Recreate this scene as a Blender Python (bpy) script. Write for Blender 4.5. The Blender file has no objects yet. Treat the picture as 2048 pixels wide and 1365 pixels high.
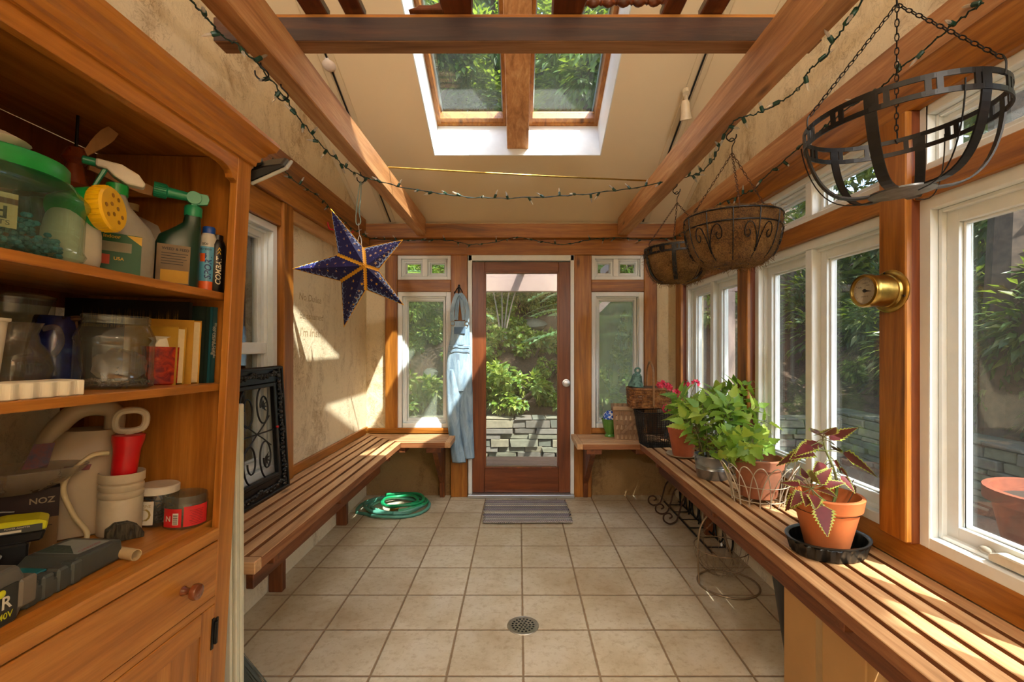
import bpy, bmesh, math, random
from mathutils import Vector, Matrix, Quaternion
from math import sin, cos, pi, radians as R, sqrt, atan2
SC = bpy.context.scene
COL = SC.collection
rnd = random.Random(7)
F, CX, CY, H = 943.0, 1038.0, 692.0, 1.313      # focal length (px), principal vanishing point, eye height

def at(px, py, D): return Vector(((px-CX)/F*D, D, H-(py-CY)/F*D))
def atX(px, py, X): return at(px, py, X*F/(px-CX))
def atZ(px, py, z): return at(px, py, (H-z)*F/(py-CY))

# ------------------------------------------------------------------ materials
def lin(c):
    def f(v):
        v /= 255.0
        return v/12.92 if v <= .04045 else ((v+.055)/1.055)**2.4
    return (f(c[0]), f(c[1]), f(c[2]), 1)

class NT:
    def __init__(s, name):
        s.m = bpy.data.materials.new(name); s.m.use_nodes = True
        s.nt = s.m.node_tree; s.b = s.nt.nodes['Principled BSDF']; s.out = s.nt.nodes['Material Output']
    def n(s, t, **kw):
        d = s.nt.nodes.new('ShaderNode'+t)
        for k, v in kw.items():
            if k[0] == '_': setattr(d, k[1:], v)
            else:
                k2 = int(k[1:]) if k[0] == 'i' and k[1:].isdigit() else k.replace('__', ' ')
                s.set(d.inputs[k2], v)
        return d
    def set(s, sock, v):
        if hasattr(v, 'is_linked'): s.nt.links.new(v, sock)
        elif hasattr(v, 'outputs'): s.nt.links.new(v.outputs[0], sock)
        else: sock.default_value = v
    def math(s, op, a, b=0.0, c=0.0):
        d = s.nt.nodes.new('ShaderNodeMath'); d.operation = op
        s.set(d.inputs[0], a); s.set(d.inputs[1], b); s.set(d.inputs[2], c)
        return d.outputs[0]
    def mix(s, fac, a, b, bt='MIX'):
        d = s.nt.nodes.new('ShaderNodeMix'); d.data_type = 'RGBA'; d.blend_type = bt
        s.set(d.inputs[0], fac); s.set(d.inputs[6], a); s.set(d.inputs[7], b)
        return d.outputs[2]
    def ramp(s, fac, stops):
        d = s.nt.nodes.new('ShaderNodeValToRGB'); e = d.color_ramp.elements
        while len(e) < len(stops): e.new(.5)
        for i, (p, c) in enumerate(stops):
            e[i].position = p; e[i].color = c if len(c) == 4 else lin(c)
        s.set(d.inputs[0], fac); return d.outputs[0]
    def coord(s, scale=(1, 1, 1), rand=True, kind='Object'):
        tc = s.n('TexCoord'); mp = s.n('Mapping')
        s.set(mp.inputs['Vector'], tc.outputs[kind]); mp.inputs['Scale'].default_value = scale
        if rand:
            oi = s.n('ObjectInfo'); cm = s.n('CombineXYZ')
            r = s.math('MULTIPLY', oi.outputs['Random'], 31.7)
            for i in range(3): s.set(cm.inputs[i], r)
            s.set(mp.inputs['Location'], cm)
        return mp.outputs[0]
    def noise(s, vec, scale, detail=4, rough=.55, dist=0.0):
        d = s.n('TexNoise', Scale=scale, Detail=detail, Roughness=rough, Distortion=dist)
        s.set(d.inputs['Vector'], vec); return d.outputs[0]
    def bump(s, h, strength=.3, dist=.01):
        d = s.n('Bump', Strength=strength, Distance=dist); s.set(d.inputs['Height'], h)
        s.set(s.b.inputs['Normal'], d.outputs[0])
    def col(s, c): s.set(s.b.inputs['Base Color'], c)
    def p(s, **kw):
        for k, v in kw.items(): s.set(s.b.inputs[k.replace('__', ' ')], v)

MATS = {}
def wood(name, dark, mid, light, axis='y', rough=.45, fine=1.0, knots=True, coat=0.0):
    if name in MATS: return MATS[name]
    t = NT(name)
    sc = {'x': (.9, 14, 14), 'y': (14, .9, 14), 'z': (14, 14, .9)}[axis]
    v = t.coord(sc)
    a = t.noise(v, 1.3*fine, 5, .6, .9)
    b = t.noise(v, 6.5*fine, 4, .7)
    c = t.ramp(a, [(.28, dark), (.5, mid), (.74, light)])
    c2 = t.mix(t.ramp(b, [(.38, (0, 0, 0)), (.72, (255, 255, 255))]), c, t.mix(.45, c, lin(dark)), 'MIX')
    if knots:
        v2 = t.coord({'x': (1.6, 5, 5), 'y': (5, 1.6, 5), 'z': (5, 5, 1.6)}[axis])
        k = t.n('TexVoronoi', Scale=1.0); t.set(k.inputs['Vector'], v2)
        kf = t.ramp(k.outputs['Distance'], [(.03, (255, 255, 255)), (.10, (0, 0, 0))])
        c2 = t.mix(t.math('MULTIPLY', kf, .75), c2, lin([x*.45 for x in dark]))
    t.col(c2); t.p(Roughness=t.math('MULTIPLY_ADD', b, .2, rough-.1))
    if coat: t.p(Coat__Weight=coat, Coat__Roughness=.2)
    t.bump(b, .15, .004)
    MATS[name] = t.m; return t.m

def plain(name, c, rough=.5, metal=0.0, var=.12, scale=12, bump=0.0, trans=0.0, c2=None, spec=None, coat=0.0):
    if name in MATS: return MATS[name]
    t = NT(name); v = t.coord((1, 1, 1))
    nz = t.noise(v, scale, 5, .6)
    dk = lin(c2) if c2 else tuple(x*(1-2.2*var) for x in lin(c)[:3])+(1,)
    t.col(t.mix(t.ramp(nz, [(.3, (0, 0, 0)), (.7, (255, 255, 255))]), dk, lin(c)))
    t.p(Roughness=rough, Metallic=metal)
    if coat: t.p(Coat__Weight=coat, Coat__Roughness=.1)
    if bump: t.bump(nz, bump, .003)
    MATS[name] = t.m; return t.m

def leafmat(name, c1, c2, edge=None, trans=.35):
    if name in MATS: return MATS[name]
    t = NT(name); v = t.coord((1, 1, 1))
    nz = t.noise(v, 9, 3)
    c = t.ramp(nz, [(.32, c1), (.68, c2)])
    t.col(c); t.p(Roughness=.45)
    tr = t.n('BsdfTranslucent'); t.set(tr.inputs[0], t.mix(.4, c, lin((190, 215, 60))))
    mx = t.n('MixShader', Fac=trans); t.set(mx.inputs[1], t.b.outputs[0]); t.set(mx.inputs[2], tr.outputs[0])
    t.set(t.out.inputs[0], mx.outputs[0])
    MATS[name] = t.m; return t.m

def glass(name, tint=(250, 252, 250), haze=0.0, hazecol=(200, 215, 195), refl=1.0, mottle=6.0):
    """clear thin pane: see-through plus a mirror sheen; haze = dust, mist or a painted whitish veil on it"""
    if name in MATS: return MATS[name]
    t = NT(name)
    tr = t.n('BsdfTransparent'); t.set(tr.inputs[0], lin(tint))
    gl = t.n('BsdfGlossy', Roughness=.015)
    lw = t.n('LayerWeight', Blend=.5)
    fr = t.math('MULTIPLY_ADD', t.math('POWER', lw.outputs['Facing'], 4.0), .7, .035)
    mx = t.n('MixShader'); t.set(mx.inputs[0], t.math('MULTIPLY', fr, refl)); t.set(mx.inputs[1], tr.outputs[0]); t.set(mx.inputs[2], gl.outputs[0])
    last = mx
    if haze:
        v = t.coord((1, 1, .35), rand=False)
        hz = t.noise(v, mottle, 5, .6)
        df = t.n('BsdfDiffuse'); t.set(df.inputs[0], lin(hazecol))
        tl = t.n('BsdfTranslucent'); t.set(tl.inputs[0], lin(hazecol))
        ad = t.n('MixShader', Fac=.6); t.set(ad.inputs[1], df.outputs[0]); t.set(ad.inputs[2], tl.outputs[0])
        m2 = t.n('MixShader'); t.set(m2.inputs[0], t.math('MULTIPLY', hz, haze*2)); t.set(m2.inputs[1], mx.outputs[0]); t.set(m2.inputs[2], ad.outputs[0])
        last = m2
    t.set(t.out.inputs[0], last.outputs[0])
    MATS[name] = t.m; return t.m

# ------------------------------------------------------------------ mesh building
class MB:
    def __init__(s): s.v = []; s.f = []; s.mi = []; s.cur = 0; s.sm = []; s.smooth = False
    def mat(s, i): s.cur = i; return s
    def add(s, vs, fs, smooth=None):
        o = len(s.v); s.v += [tuple(v) for v in vs]
        for f in fs:
            s.f.append([i+o for i in f]); s.mi.append(s.cur); s.sm.append(s.smooth if smooth is None else smooth)
        return s
    def box(s, x0, x1, y0, y1, z0, z1, M=None):
        vs = [Vector((x, y, z)) for z in (z0, z1) for y in (y0, y1) for x in (x0, x1)]
        if M: vs = [M @ v for v in vs]
        return s.add(vs, [(0, 2, 3, 1), (4, 5, 7, 6), (0, 1, 5, 4), (2, 6, 7, 3), (0, 4, 6, 2), (1, 3, 7, 5)], False)
    def prism(s, poly, axis, a, b, smooth=False):
        """poly: 2-D outline; axis: 0 extrudes along x (poly is y,z), 1 along y (x,z), 2 along z (x,y)"""
        def q(p, t): return {0: (t, p[0], p[1]), 1: (p[0], t, p[1]), 2: (p[0], p[1], t)}[axis]
        n = len(poly)
        vs = [q(p, a) for p in poly]+[q(p, b) for p in poly]
        s.add(vs, [tuple(range(n))[::-1], tuple(range(n, 2*n))], False)
        o = len(s.v)-2*n
        for i in range(n):
            j = (i+1) % n
            s.f.append([o+i, o+j, o+n+j, o+n+i]); s.mi.append(s.cur); s.sm.append(smooth)
        return s
    def tube(s, pts, r, seg=6, closed=False, caps=True):
        pts = [Vector(p) for p in pts]; n = len(pts)
        rr = r if isinstance(r, (list, tuple)) else [r]*n
        def tan(i):
            a = pts[(i-1) % n] if closed else pts[max(0, i-1)]
            b = pts[(i+1) % n] if closed else pts[min(n-1, i+1)]
            d = b-a
            return d.normalized() if d.length > 1e-9 else Vector((0, 0, 1))
        t0 = tan(0); up = Vector((0, 0, 1)) if abs(t0.z) < .9 else Vector((1, 0, 0))
        nx = (up - t0*up.dot(t0)).normalized(); vs = []
        for i in range(n):
            t = tan(i); nx = (nx - t*nx.dot(t))
            nx = nx.normalized() if nx.length > 1e-6 else t.orthogonal().normalized()
            b = t.cross(nx)
            for k in range(seg):
                a = 2*pi*k/seg; vs.append(pts[i]+nx*(rr[i]*cos(a))+b*(rr[i]*sin(a)))
        fs = []
        for i in range(n if closed else n-1):
            for k in range(seg):
                k2 = (k+1) % seg; i2 = (i+1) % n
                fs.append((i*seg+k, i*seg+k2, i2*seg+k2, i2*seg+k))
        if caps and not closed: fs += [tuple(range(seg))[::-1], tuple(range((n-1)*seg, n*seg))]
        return s.add(vs, fs, True)
    def ribbon(s, pts, ups, w, t):
        """flat bar of width w and thickness t along pts; ups = width direction"""
        pts = [Vector(p) for p in pts]; n = len(pts); vs = []
        for i in range(n):
            d = (pts[min(n-1, i+1)]-pts[max(0, i-1)]).normalized()
            u = Vector(ups[i] if isinstance(ups, list) else ups); u = (u-d*u.dot(d)).normalized(); k = d.cross(u)
            for a, b in ((-1, -1), (1, -1), (1, 1), (-1, 1)): vs.append(pts[i]+u*(a*w/2)+k*(b*t/2))
        fs = [(0, 1, 2, 3), (4*n-1, 4*n-2, 4*n-3, 4*n-4)]
        for i in range(n-1):
            for k in range(4): fs.append((4*i+k, 4*i+4+k, 4*i+4+(k+1) % 4, 4*i+(k+1) % 4))
        return s.add(vs, fs, False)
    def lathe(s, prof, seg=24, c=(0, 0, 0), sx=1, sy=1, axis=None, smooth=True, power=2.0, a0=0, a1=2*pi):
        """prof: (radius, z) pairs; axis: direction of the turned axis; power>2 gives a rounded-square section"""
        c = Vector(c); vs = []
        Q = Vector((0, 0, 1)).rotation_difference(Vector(axis).normalized()).to_matrix() if axis else None
        full = abs(a1-a0-2*pi) < 1e-6; m = seg if full else seg+1
        for r, z in prof:
            for k in range(m):
                a = a0+(a1-a0)*k/seg; ca, sa = cos(a), sin(a)
                q = (abs(ca)**power+abs(sa)**power)**(-1/power) if power != 2 else 1
                v = Vector((r*ca*q*sx, r*sa*q*sy, z))
                vs.append(c+(Q @ v if Q else v))
        fs = []
        for i in range(len(prof)-1):
            for k in range(seg):
                k2 = (k+1) % m
                fs.append((i*m+k, i*m+k2, (i+1)*m+k2, (i+1)*m+k))
        if full:
            if prof[0][0] > 1e-5: fs.append(tuple(range(m))[::-1])
            if prof[-1][0] > 1e-5: fs.append(tuple(range((len(prof)-1)*m, len(prof)*m)))
        return s.add(vs, fs, smooth)
    def ball(s, c, r, seg=12, rings=8, sc=(1, 1, 1)):
        c = Vector(c)
        o = len(s.v)
        s.lathe([(max(1e-6, r*sin(pi*i/rings)), -r*cos(pi*i/rings)) for i in range(rings+1)], seg)
        for i in range(o, len(s.v)): v = s.v[i]; s.v[i] = (c.x+v[0]*sc[0], c.y+v[1]*sc[1], c.z+v[2]*sc[2])
        return s
    def xf(s, fn, start=0):
        for i in range(start, len(s.v)): s.v[i] = tuple(fn(Vector(s.v[i])))
        return s
    def build(s, name, mats, parent=None, bevel=0.0, subsurf=0, M=None, solid=0.0, seg=1):
        me = bpy.data.meshes.new(name)
        vs = [tuple(M @ Vector(v)) for v in s.v] if M else s.v
        me.from_pydata(vs, [], s.f)
        for m in (mats if isinstance(mats, (list, tuple)) else [mats]): me.materials.append(m)
        me.polygons.foreach_set('material_index', s.mi); me.polygons.foreach_set('use_smooth', s.sm)
        bm = bmesh.new(); bm.from_mesh(me)
        bmesh.ops.remove_doubles(bm, verts=bm.verts, dist=1e-6)
        bmesh.ops.recalc_face_normals(bm, faces=bm.faces)
        bm.to_mesh(me); bm.free(); me.update()
        if any(s.sm): me.set_sharp_from_angle(angle=R(38))
        o = bpy.data.objects.new(name, me); COL.objects.link(o)
        if parent: o.parent = parent
        if solid: md = o.modifiers.new('s', 'SOLIDIFY'); md.thickness = solid; md.offset = 0
        if bevel: md = o.modifiers.new('b', 'BEVEL'); md.width = bevel; md.segments = seg; md.limit_method = 'ANGLE'; md.angle_limit = R(40)
        if subsurf: md = o.modifiers.new('u', 'SUBSURF'); md.levels = md.render_levels = subsurf
        return o

def bx(name, b, mat, parent=None, bevel=0.0):
    return MB().box(*b).build(name, mat, parent, bevel)
def tag(o, label, cat, group=None, kind=None):
    if label: o['label'] = label
    if cat: o['category'] = cat
    if group: o['group'] = group
    if kind: o['kind'] = kind
    return o
def thing(name, label, cat, loc=(0, 0, 0), rotz=0.0, group=None, M=None):
    o = bpy.data.objects.new(name, None); COL.objects.link(o); o.empty_display_size = .05
    if M is not None: o.matrix_world = M
    else: o.location = loc; o.rotation_euler = (0, 0, rotz)
    return tag(o, label, cat, group)
def struct(o, label=None):
    o['kind'] = 'structure'
    if label: o['label'] = label
    o['category'] = o.name.split('.')[0].split('_')[0]
    return o
def sroot(name, label=None):
    o = bpy.data.objects.new(name, None); COL.objects.link(o); return struct(o, label)
def dup(o, **kw):
    """copy of a thing with its parts and sub-parts"""
    c = o.copy(); COL.objects.link(c)
    for k, v in kw.items(): c[k] = v
    for ch in o.children:
        d = ch.copy(); COL.objects.link(d); d.parent = c; d.matrix_parent_inverse = Matrix()
        for g in ch.children:
            e = g.copy(); COL.objects.link(e); e.parent = d; e.matrix_parent_inverse = Matrix()
    return c
def spline(pts, n=8, closed=False):
    """Catmull-Rom curve through pts"""
    P = [Vector(p) for p in pts]; out = []; m = len(P)
    for i in range(m if closed else m-1):
        a = P[(i-1) % m] if closed else P[max(0, i-1)]; b = P[i]; c = P[(i+1) % m]; d = P[(i+2) % m] if closed else P[min(m-1, i+2)]
        for k in range(n):
            t = k/n
            out.append(.5*((2*b)+(c-a)*t+(2*a-5*b+4*c-d)*t*t+(3*b-a-3*c+d)*t*t*t))
    if not closed: out.append(P[-1])
    return out
def ring(r, z=0, n=32, c=(0, 0), sx=1, sy=1): return [(c[0]+r*cos(2*pi*k/n)*sx, c[1]+r*sin(2*pi*k/n)*sy, z) for k in range(n)]
def sunk(vs, d): return vs
_txt = {}
def text_geo(s, size=1.0, bold=False, align='CENTER', shear=0.0, extrude=0.0):
    """lettering as flat faces in the xy plane"""
    cu = bpy.data.curves.new('t', 'FONT'); cu.body = s; cu.size = size; cu.align_x = align; cu.align_y = 'CENTER'; cu.shear = shear
    cu.extrude = extrude; cu.resolution_u = 3
    if bold: cu.offset = size*.02
    ob = bpy.data.objects.new('t', cu); COL.objects.link(ob)
    bpy.context.view_layer.update()
    me = bpy.data.meshes.new_from_object(ob.evaluated_get(bpy.context.evaluated_depsgraph_get()))
    vs = [v.co.copy() for v in me.vertices]; fs = [tuple(p.vertices) for p in me.polygons]
    bpy.data.objects.remove(ob); bpy.data.curves.remove(cu); bpy.data.meshes.remove(me)
    return vs, fs
def put_text(mb, s, size, fn, **kw):
    """adds lettering to a mesh through fn(x, y) -> point"""
    vs, fs = text_geo(s, size, **kw)
    mb.add([fn(v.x, v.y) for v in vs], fs, False)
# ------------------------------------------------------------------ shared materials
CED = {a: wood('cedar_'+a, (96, 52, 8), (156, 96, 26), (188, 126, 50), a, .42) for a in 'xyz'}
BEAM = {a: wood('beam_'+a, (140, 90, 48), (190, 134, 82), (216, 170, 118), a, .55) for a in 'xyz'}
DOORW = {a: wood('door_'+a, (80, 36, 14), (116, 58, 24), (138, 78, 36), a, .38, knots=False) for a in 'xyz'}
BENW = {a: wood('bench_'+a, (154, 112, 72), (196, 152, 106), (220, 184, 140), a, .6) for a in 'xyz'}
BENS = {a: wood('benchside_'+a, (92, 52, 24), (142, 88, 48), (172, 118, 74), a, .6) for a in 'xyz'}  # reddish slat sides, also kept dark to stand in for gap shade
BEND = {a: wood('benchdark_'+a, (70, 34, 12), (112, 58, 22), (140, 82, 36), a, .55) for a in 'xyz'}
HUT = {a: wood('hutch_'+a, (122, 70, 18), (176, 112, 42), (198, 138, 64), a, .36, coat=.15) for a in 'xyz'}
PINE = {a: wood('pine_'+a, (176, 130, 78), (204, 164, 112), (220, 186, 136), a, .5) for a in 'xyz'}
WHITE = plain('white_paint', (224, 229, 228), .42, var=.03, scale=20)
CREAM = plain('cream_paint', (214, 198, 166), .6, var=.03, scale=3)
GALV = plain('galvanised_steel', (176, 182, 186), .3, .9, var=.12, scale=30)
ALU = plain('aluminium', (190, 194, 198), .35, .9, var=.05)
BRASS = plain('brass', (186, 152, 78), .28, 1.0, var=.2, scale=30)
IRON = plain('black_iron', (34, 33, 33), .42, .6, var=.2, scale=40)
BLACK = plain('black_plastic', (24, 25, 27), .35, var=.1)
RUST = plain('rusty_iron', (88, 58, 38), .75, .3, var=.3, scale=60)
TERRA = plain('terracotta', (196, 112, 66), .75, var=.14, scale=14, bump=.08)
SOIL = plain('soil', (58, 42, 30), .95, var=.25, scale=60, bump=.6)
CLEAR = glass('window_glass', refl=1.0, haze=.02)
HAZE = glass('misted_glass', haze=.30, hazecol=(205, 216, 196), mottle=3.0)
DUSTY = glass('dusty_glass', haze=.014, hazecol=(210, 214, 200), mottle=9)

def stucco_mat(name, base, stain, amt):
    t = NT(name); v = t.coord((1, 1, 1), rand=False)
    v2 = t.coord((1.6, 1.6, .7), rand=False)
    big = t.noise(v2, 2.3, 6, .62, .6); fine = t.noise(v, 26, 6, .7, 1.2); mid = t.noise(v, 9, 5, .65, .8)
    s = t.math('MULTIPLY', t.ramp(big, [(.47, (0, 0, 0)), (.72, (255, 255, 255))]), t.ramp(mid, [(.40, (0, 0, 0)), (.64, (255, 255, 255))]))
    sp = t.ramp(fine, [(.55, (0, 0, 0)), (.70, (255, 255, 255))])
    c = t.mix(t.math('MULTIPLY', s, amt), lin(base), lin(stain))
    ln = t.noise(v, 9, 5, .65, 2.0); lf_ = t.ramp(t.math('ABSOLUTE', t.math('SUBTRACT', ln, .5)), [(.004, (255, 255, 255)), (.022, (0, 0, 0))])
    c = t.mix(t.math('MULTIPLY', lf_, t.math('MULTIPLY_ADD', t.ramp(big, [(.42, (0, 0, 0)), (.6, (255, 255, 255))]), .42, .05)), c, lin([x*.78 for x in stain]))
    c = t.mix(t.math('MULTIPLY', sp, t.math('MULTIPLY_ADD', s, .5, .12)), c, lin([x*.62 for x in stain]))
    t.col(c); t.p(Roughness=.9)
    t.bump(t.math('ADD', fine, mid), .55, .008)
    return t.m
STUC = stucco_mat('stucco', (222, 207, 174), (150, 118, 74), 1.0)
STUCB = stucco_mat('stucco_brown_shaded', (146, 116, 74), (98, 70, 38), .9)  # browner stucco under the benches, their shade mixed into the colour
CEIL = plain('ceiling_paint', (226, 208, 174), .8, var=.02, scale=2)

def tile_mat():
    t = NT('floor_tile'); tc = t.n('TexCoord'); sp = t.n('SeparateXYZ'); t.set(sp.inputs[0], tc.outputs['Object'])
    s = .3046; ids = []; ds = []
    for i, o in ((0, .017), (1, 1.8725)):
        q = t.math('MULTIPLY', t.math('SUBTRACT', sp.outputs[i], o-30*s), 1/s)
        ids.append(t.math('FLOOR', q)); fr = t.math('FRACT', q)
        ds.append(t.math('MINIMUM', fr, t.math('SUBTRACT', 1.0, fr)))
    v = t.coord((1, 1, 1), rand=False)
    wob = t.math('MULTIPLY_ADD', t.noise(v, 40, 3), .016, -.008)
    d = t.math('ADD', t.math('MINIMUM', ds[0], ds[1]), wob)
    grout = t.ramp(d, [(.010, (255, 255, 255)), (.020, (0, 0, 0))])
    cm = t.n('CombineXYZ'); t.set(cm.inputs[0], ids[0]); t.set(cm.inputs[1], ids[1])
    wn = t.n('TexWhiteNoise'); t.set(wn.inputs['Vector'], cm)
    n1 = t.noise(v, 4, 6, .65, .5); n2 = t.noise(v, 30, 5, .7); n3 = t.noise(v, 1.1, 4, .6)
    c = t.ramp(n1, [(.3, (180, 164, 134)), (.5, (200, 188, 160)), (.72, (212, 203, 180))])
    c = t.mix(t.ramp(n2, [(.50, (0, 0, 0)), (.68, (190, 190, 190))]), c, lin((150, 126, 92)))
    c = t.mix(t.ramp(n3, [(.45, (0, 0, 0)), (.68, (210, 210, 210))]), c, lin((158, 132, 92)))
    c = t.mix(t.math('MULTIPLY', wn.outputs[0], .16), c, lin((150, 130, 100)))
    c = t.mix(grout, c, lin((138, 114, 84)))
    t.col(c); t.p(Roughness=t.math('MULTIPLY_ADD', n2, .3, .38))
    h = t.math('SUBTRACT', t.math('MULTIPLY', n2, .12), grout); t.bump(h, .5, .006)
    return t.m
TILE = tile_mat()

# ------------------------------------------------------------------ room shell
XL, XR, YB, YF = -1.34, 1.37, 4.14, -1.75
def zc(y): return 2.35+.44*(4.1-y) if y > .7 else 3.846-.44*(.7-y)
struct(bx('floor', (-1.5, 1.55, YF-.1, 4.3, -.12, 0), TILE))
# left wall with the house window
m = MB()
m.box(XL-.16, XL, YF, 1.66, 0, 2.2).box(XL-.16, XL, 1.66, 2.585, 0, .62).box(XL-.16, XL, 1.66, 2.585, 1.97, 2.2).box(XL-.16, XL, 2.585, 4.3, 0, 2.2)
gab = [(YF, 2.2), (4.3, 2.2), (4.3, zc(4.3)+.02), (.7, 3.866), (YF, zc(YF)+.02)]
m.prism(gab, 0, XL-.16, XL)
struct(m.build('wall_left', STUC))
m = MB()
m.box(XR, XR+.16, YF, 4.3, 0, .64).prism(gab, 0, XR, XR+.16)
m.box(XR, XR+.16, YF, -.62, .64, 2.2).box(XR, XR+.16, 3.91, 4.3, .64, 2.2)
struct(m.build('wall_right', STUC))
# back wall: plain strips, low panels, band above
m = MB()
m.box(XL, -1.10, YB, YB+.16, .55, 2.36).box(1.14, XR, YB, YB+.16, .55, 2.36).box(-1.10, 1.14, YB+.02, YB+.16, 2.1, 2.36)
struct(m.build('wall_back', STUC))
m = MB().box(XL, -.5, YB, YB+.16, 0, .55).box(.53, XR, YB, YB+.16, 0, .55)
struct(m.build('wall_back_base', STUCB))
m = MB()
m.box(-1.5, 1.53, YF-.12, YF, 0, 3.0)
struct(m.build('wall_front', STUC))

def bar4(m, u0, u1, v0, v1, wd, w0, w1, bot=None):
    b = wd if bot is None else bot
    m.box(u0, u0+wd, v0, v1, w0, w1); m.box(u1-wd, u1, v0, v1, w0, w1)
    m.box(u0+wd, u1-wd, v0, v0+b, w0, w1); m.box(u0+wd, u1-wd, v1-wd, v1, w0, w1)
NW = [0]
def window(fn, u0, u1, v0, v1, splits, label, gl=CLEAR, depth=.10, wd=.04, sash=.042, mat=WHITE, mull=.05):
    NW[0] += 1
    root = sroot('window_%d' % NW[0], label)
    m = MB(); bar4(m, u0, u1, v0, v1, wd, 0, depth); bar4(m, u0+wd, u1-wd, v0+wd, v1-wd, .014, .028, depth)
    for s in splits: m.box(s-mull/2, s+mull/2, v0+wd, v1-wd, .004, depth)
    m.xf(lambda p: fn(p.x, p.y, p.z)); m.build('window_frame', mat, root, bevel=.003)
    eds = [u0+wd+.012]+[x for s in splits for x in (s-mull/2, s+mull/2)]+[u1-wd-.012]
    for i in range(0, len(eds), 2):
        a, b = eds[i], eds[i+1]
        m = MB(); bar4(m, a, b, v0+wd+.012, v1-wd-.012, sash, .045, depth-.008); bar4(m, a+sash, b-sash, v0+wd+.012+sash, v1-wd-.012-sash, .008, .06, depth-.02)
        m.xf(lambda p: fn(p.x, p.y, p.z)); sh = m.build('sash', mat, root, bevel=.002)
        m = MB().box(a+sash, b-sash, v0+wd+sash, v1-wd-sash, depth-.03, depth-.025)
        m.xf(lambda p: fn(p.x, p.y, p.z)); m.build('pane', gl, sh)
    return root
bk = lambda u, v, w: Vector((u, 4.105+w, v))
rt = lambda u, v, w: Vector((1.345+w, u, v))
lf = lambda u, v, w: Vector((-1.325-w, u, v))
window(bk, -1.056, -.591, .597, 1.783, [], 'tall misted window left of the glass door', HAZE, sash=.02)
window(bk, -1.056, -.591, 1.887, 2.10, [-.82], 'small two-pane transom above the tall window left of the door', CLEAR, wd=.03, sash=.018, mull=.045)
window(bk, .630, 1.087, .597, 1.783, [], 'tall misted window right of the glass door', HAZE, sash=.02)
window(bk, .630, 1.087, 1.887, 2.10, [.845], 'small two-pane transom above the tall window right of the door', CLEAR, wd=.03, sash=.018, mull=.045)
BAYS = [(3.795, 2.81), (2.69, 1.705), (1.585, .60), (.48, -.505)]
nm = ['farthest', 'second farthest', 'nearest', 'out of view']
for i, (b, a) in enumerate(BAYS):
    c = (a+b)/2
    window(rt, a, b, .645, 1.80, [c], 'white casement pair in the %s bay of the right wall' % nm[i], DUSTY)
    window(rt, a, b, 1.885, 2.105, [c], 'white transom pair in the %s bay of the right wall' % nm[i], CLEAR, wd=.03, sash=.02)
# house window on the left wall (double hung)
r = window(lf, 1.68, 2.585, .63, 1.97, [], 'white double-hung window to the house behind the iron screen', CLEAR, sash=.03)
m = MB().box(1.74, 2.525, 1.27, 1.33, .03, .08).xf(lambda p: lf(p.x, p.y, p.z)); m.build('meeting_rail', WHITE, r, bevel=.003)
m = MB().box(-2.9, -2.85, .6, 3.6, -.1, 2.6).box(-2.9, -1.5, .55, .6, -.1, 2.6).box(-2.9, -1.5, 3.6, 3.65, -.1, 2.6).box(-2.9, -1.5, .55, 3.65, 2.6, 2.65).box(-2.9, -1.5, .55, 3.65, -.15, -.1)
struct(m.build('wall_house', HUT['z']))

# trim: posts and headers
NTR = [0]
def trim(b, mat, label, bevel=.004, kind=None):
    NTR[0] += 1
    o = MB()
    for q in (b if isinstance(b, list) else [b]): o.box(*q)
    o = o.build('trim_%d' % NTR[0], mat, None, bevel)
    return struct(o, label)
trim((-1.161, -1.056, 4.085, 4.2, .597, 2.10), CED['z'], 'cedar post left of the left misted window')
trim((-.591, -.447, 4.085, 4.2, 0, 2.10), CED['z'], 'cedar post behind the hanging overalls')
trim((.478, .630, 4.085, 4.2, 0, 2.10), CED['z'], 'cedar post right of the door')
trim((1.087, 1.196, 4.085, 4.2, .597, 2.10), CED['z'], 'cedar post right of the right misted window')
trim((-1.056, -.591, 4.09, 4.2, 1.783, 1.887), CED['x'], 'cedar rail under the left transom')
trim((.630, 1.087, 4.09, 4.2, 1.783, 1.887), CED['x'], 'cedar rail under the right transom')
trim((XL, XR, 4.078, 4.22, 2.10, 2.235), CED['x'], 'cedar header over the door')
trim((XL, XR, 4.02, 4.22, 2.235, 2.357), CED['x'], 'cedar top plate over the door')
for s, X in ((-1, XL), (1, XR)):
    a, b = sorted((X, X-s*.035)); trim((a, b, YF, 4.02, 2.256, 2.392), BEAM['y'] if s > 0 else CED['y'], 'cedar plate along the %s wall' % ('left' if s < 0 else 'right'))
    a, b = sorted((X+s*.1, X-s*.055)); trim((a, b, YF, 4.05, 2.105, 2.25), CED['y'], 'cedar header along the %s wall' % ('left' if s < 0 else 'right'))
for i, y in enumerate((3.855, 2.75, 1.645, .54, -.565)):
    q = ['beside the back corner', 'between the far and middle bays', 'carrying the brass barometer', 'out of view', 'out of view again'][i]
    trim((1.30, 1.36, y-.06, y+.06, .648, 2.105), CED['z'], 'cedar post of the right wall '+q)
    trim([(1.318, 1.47, y-.0605, y-.06+.02, .645, 2.105), (1.318, 1.47, y+.04, y+.0605, .645, 2.105)], DOORW['z'], 'reddish side strip on the right wall post '+q, .002)
for i, (b, a) in enumerate(BAYS): trim((1.322, 1.46, a, b, 1.80, 1.885), CED['y'], 'cedar rail under the transom of the %s bay' % nm[i])
# left post and boards round the house window
trim([(-1.34, -1.29, 2.59, 2.70, .556, 2.105)], CED['z'], 'cedar post between the house window and the stucco')
trim((-1.34, -1.305, 1.5, 2.59, 1.97, 2.105), CED['y'], 'cedar board above the house window')
trim((-1.34, -1.31, 2.70, 4.08, 2.03, 2.105), PINE['y'], 'pale pine strip below the left header')
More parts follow.
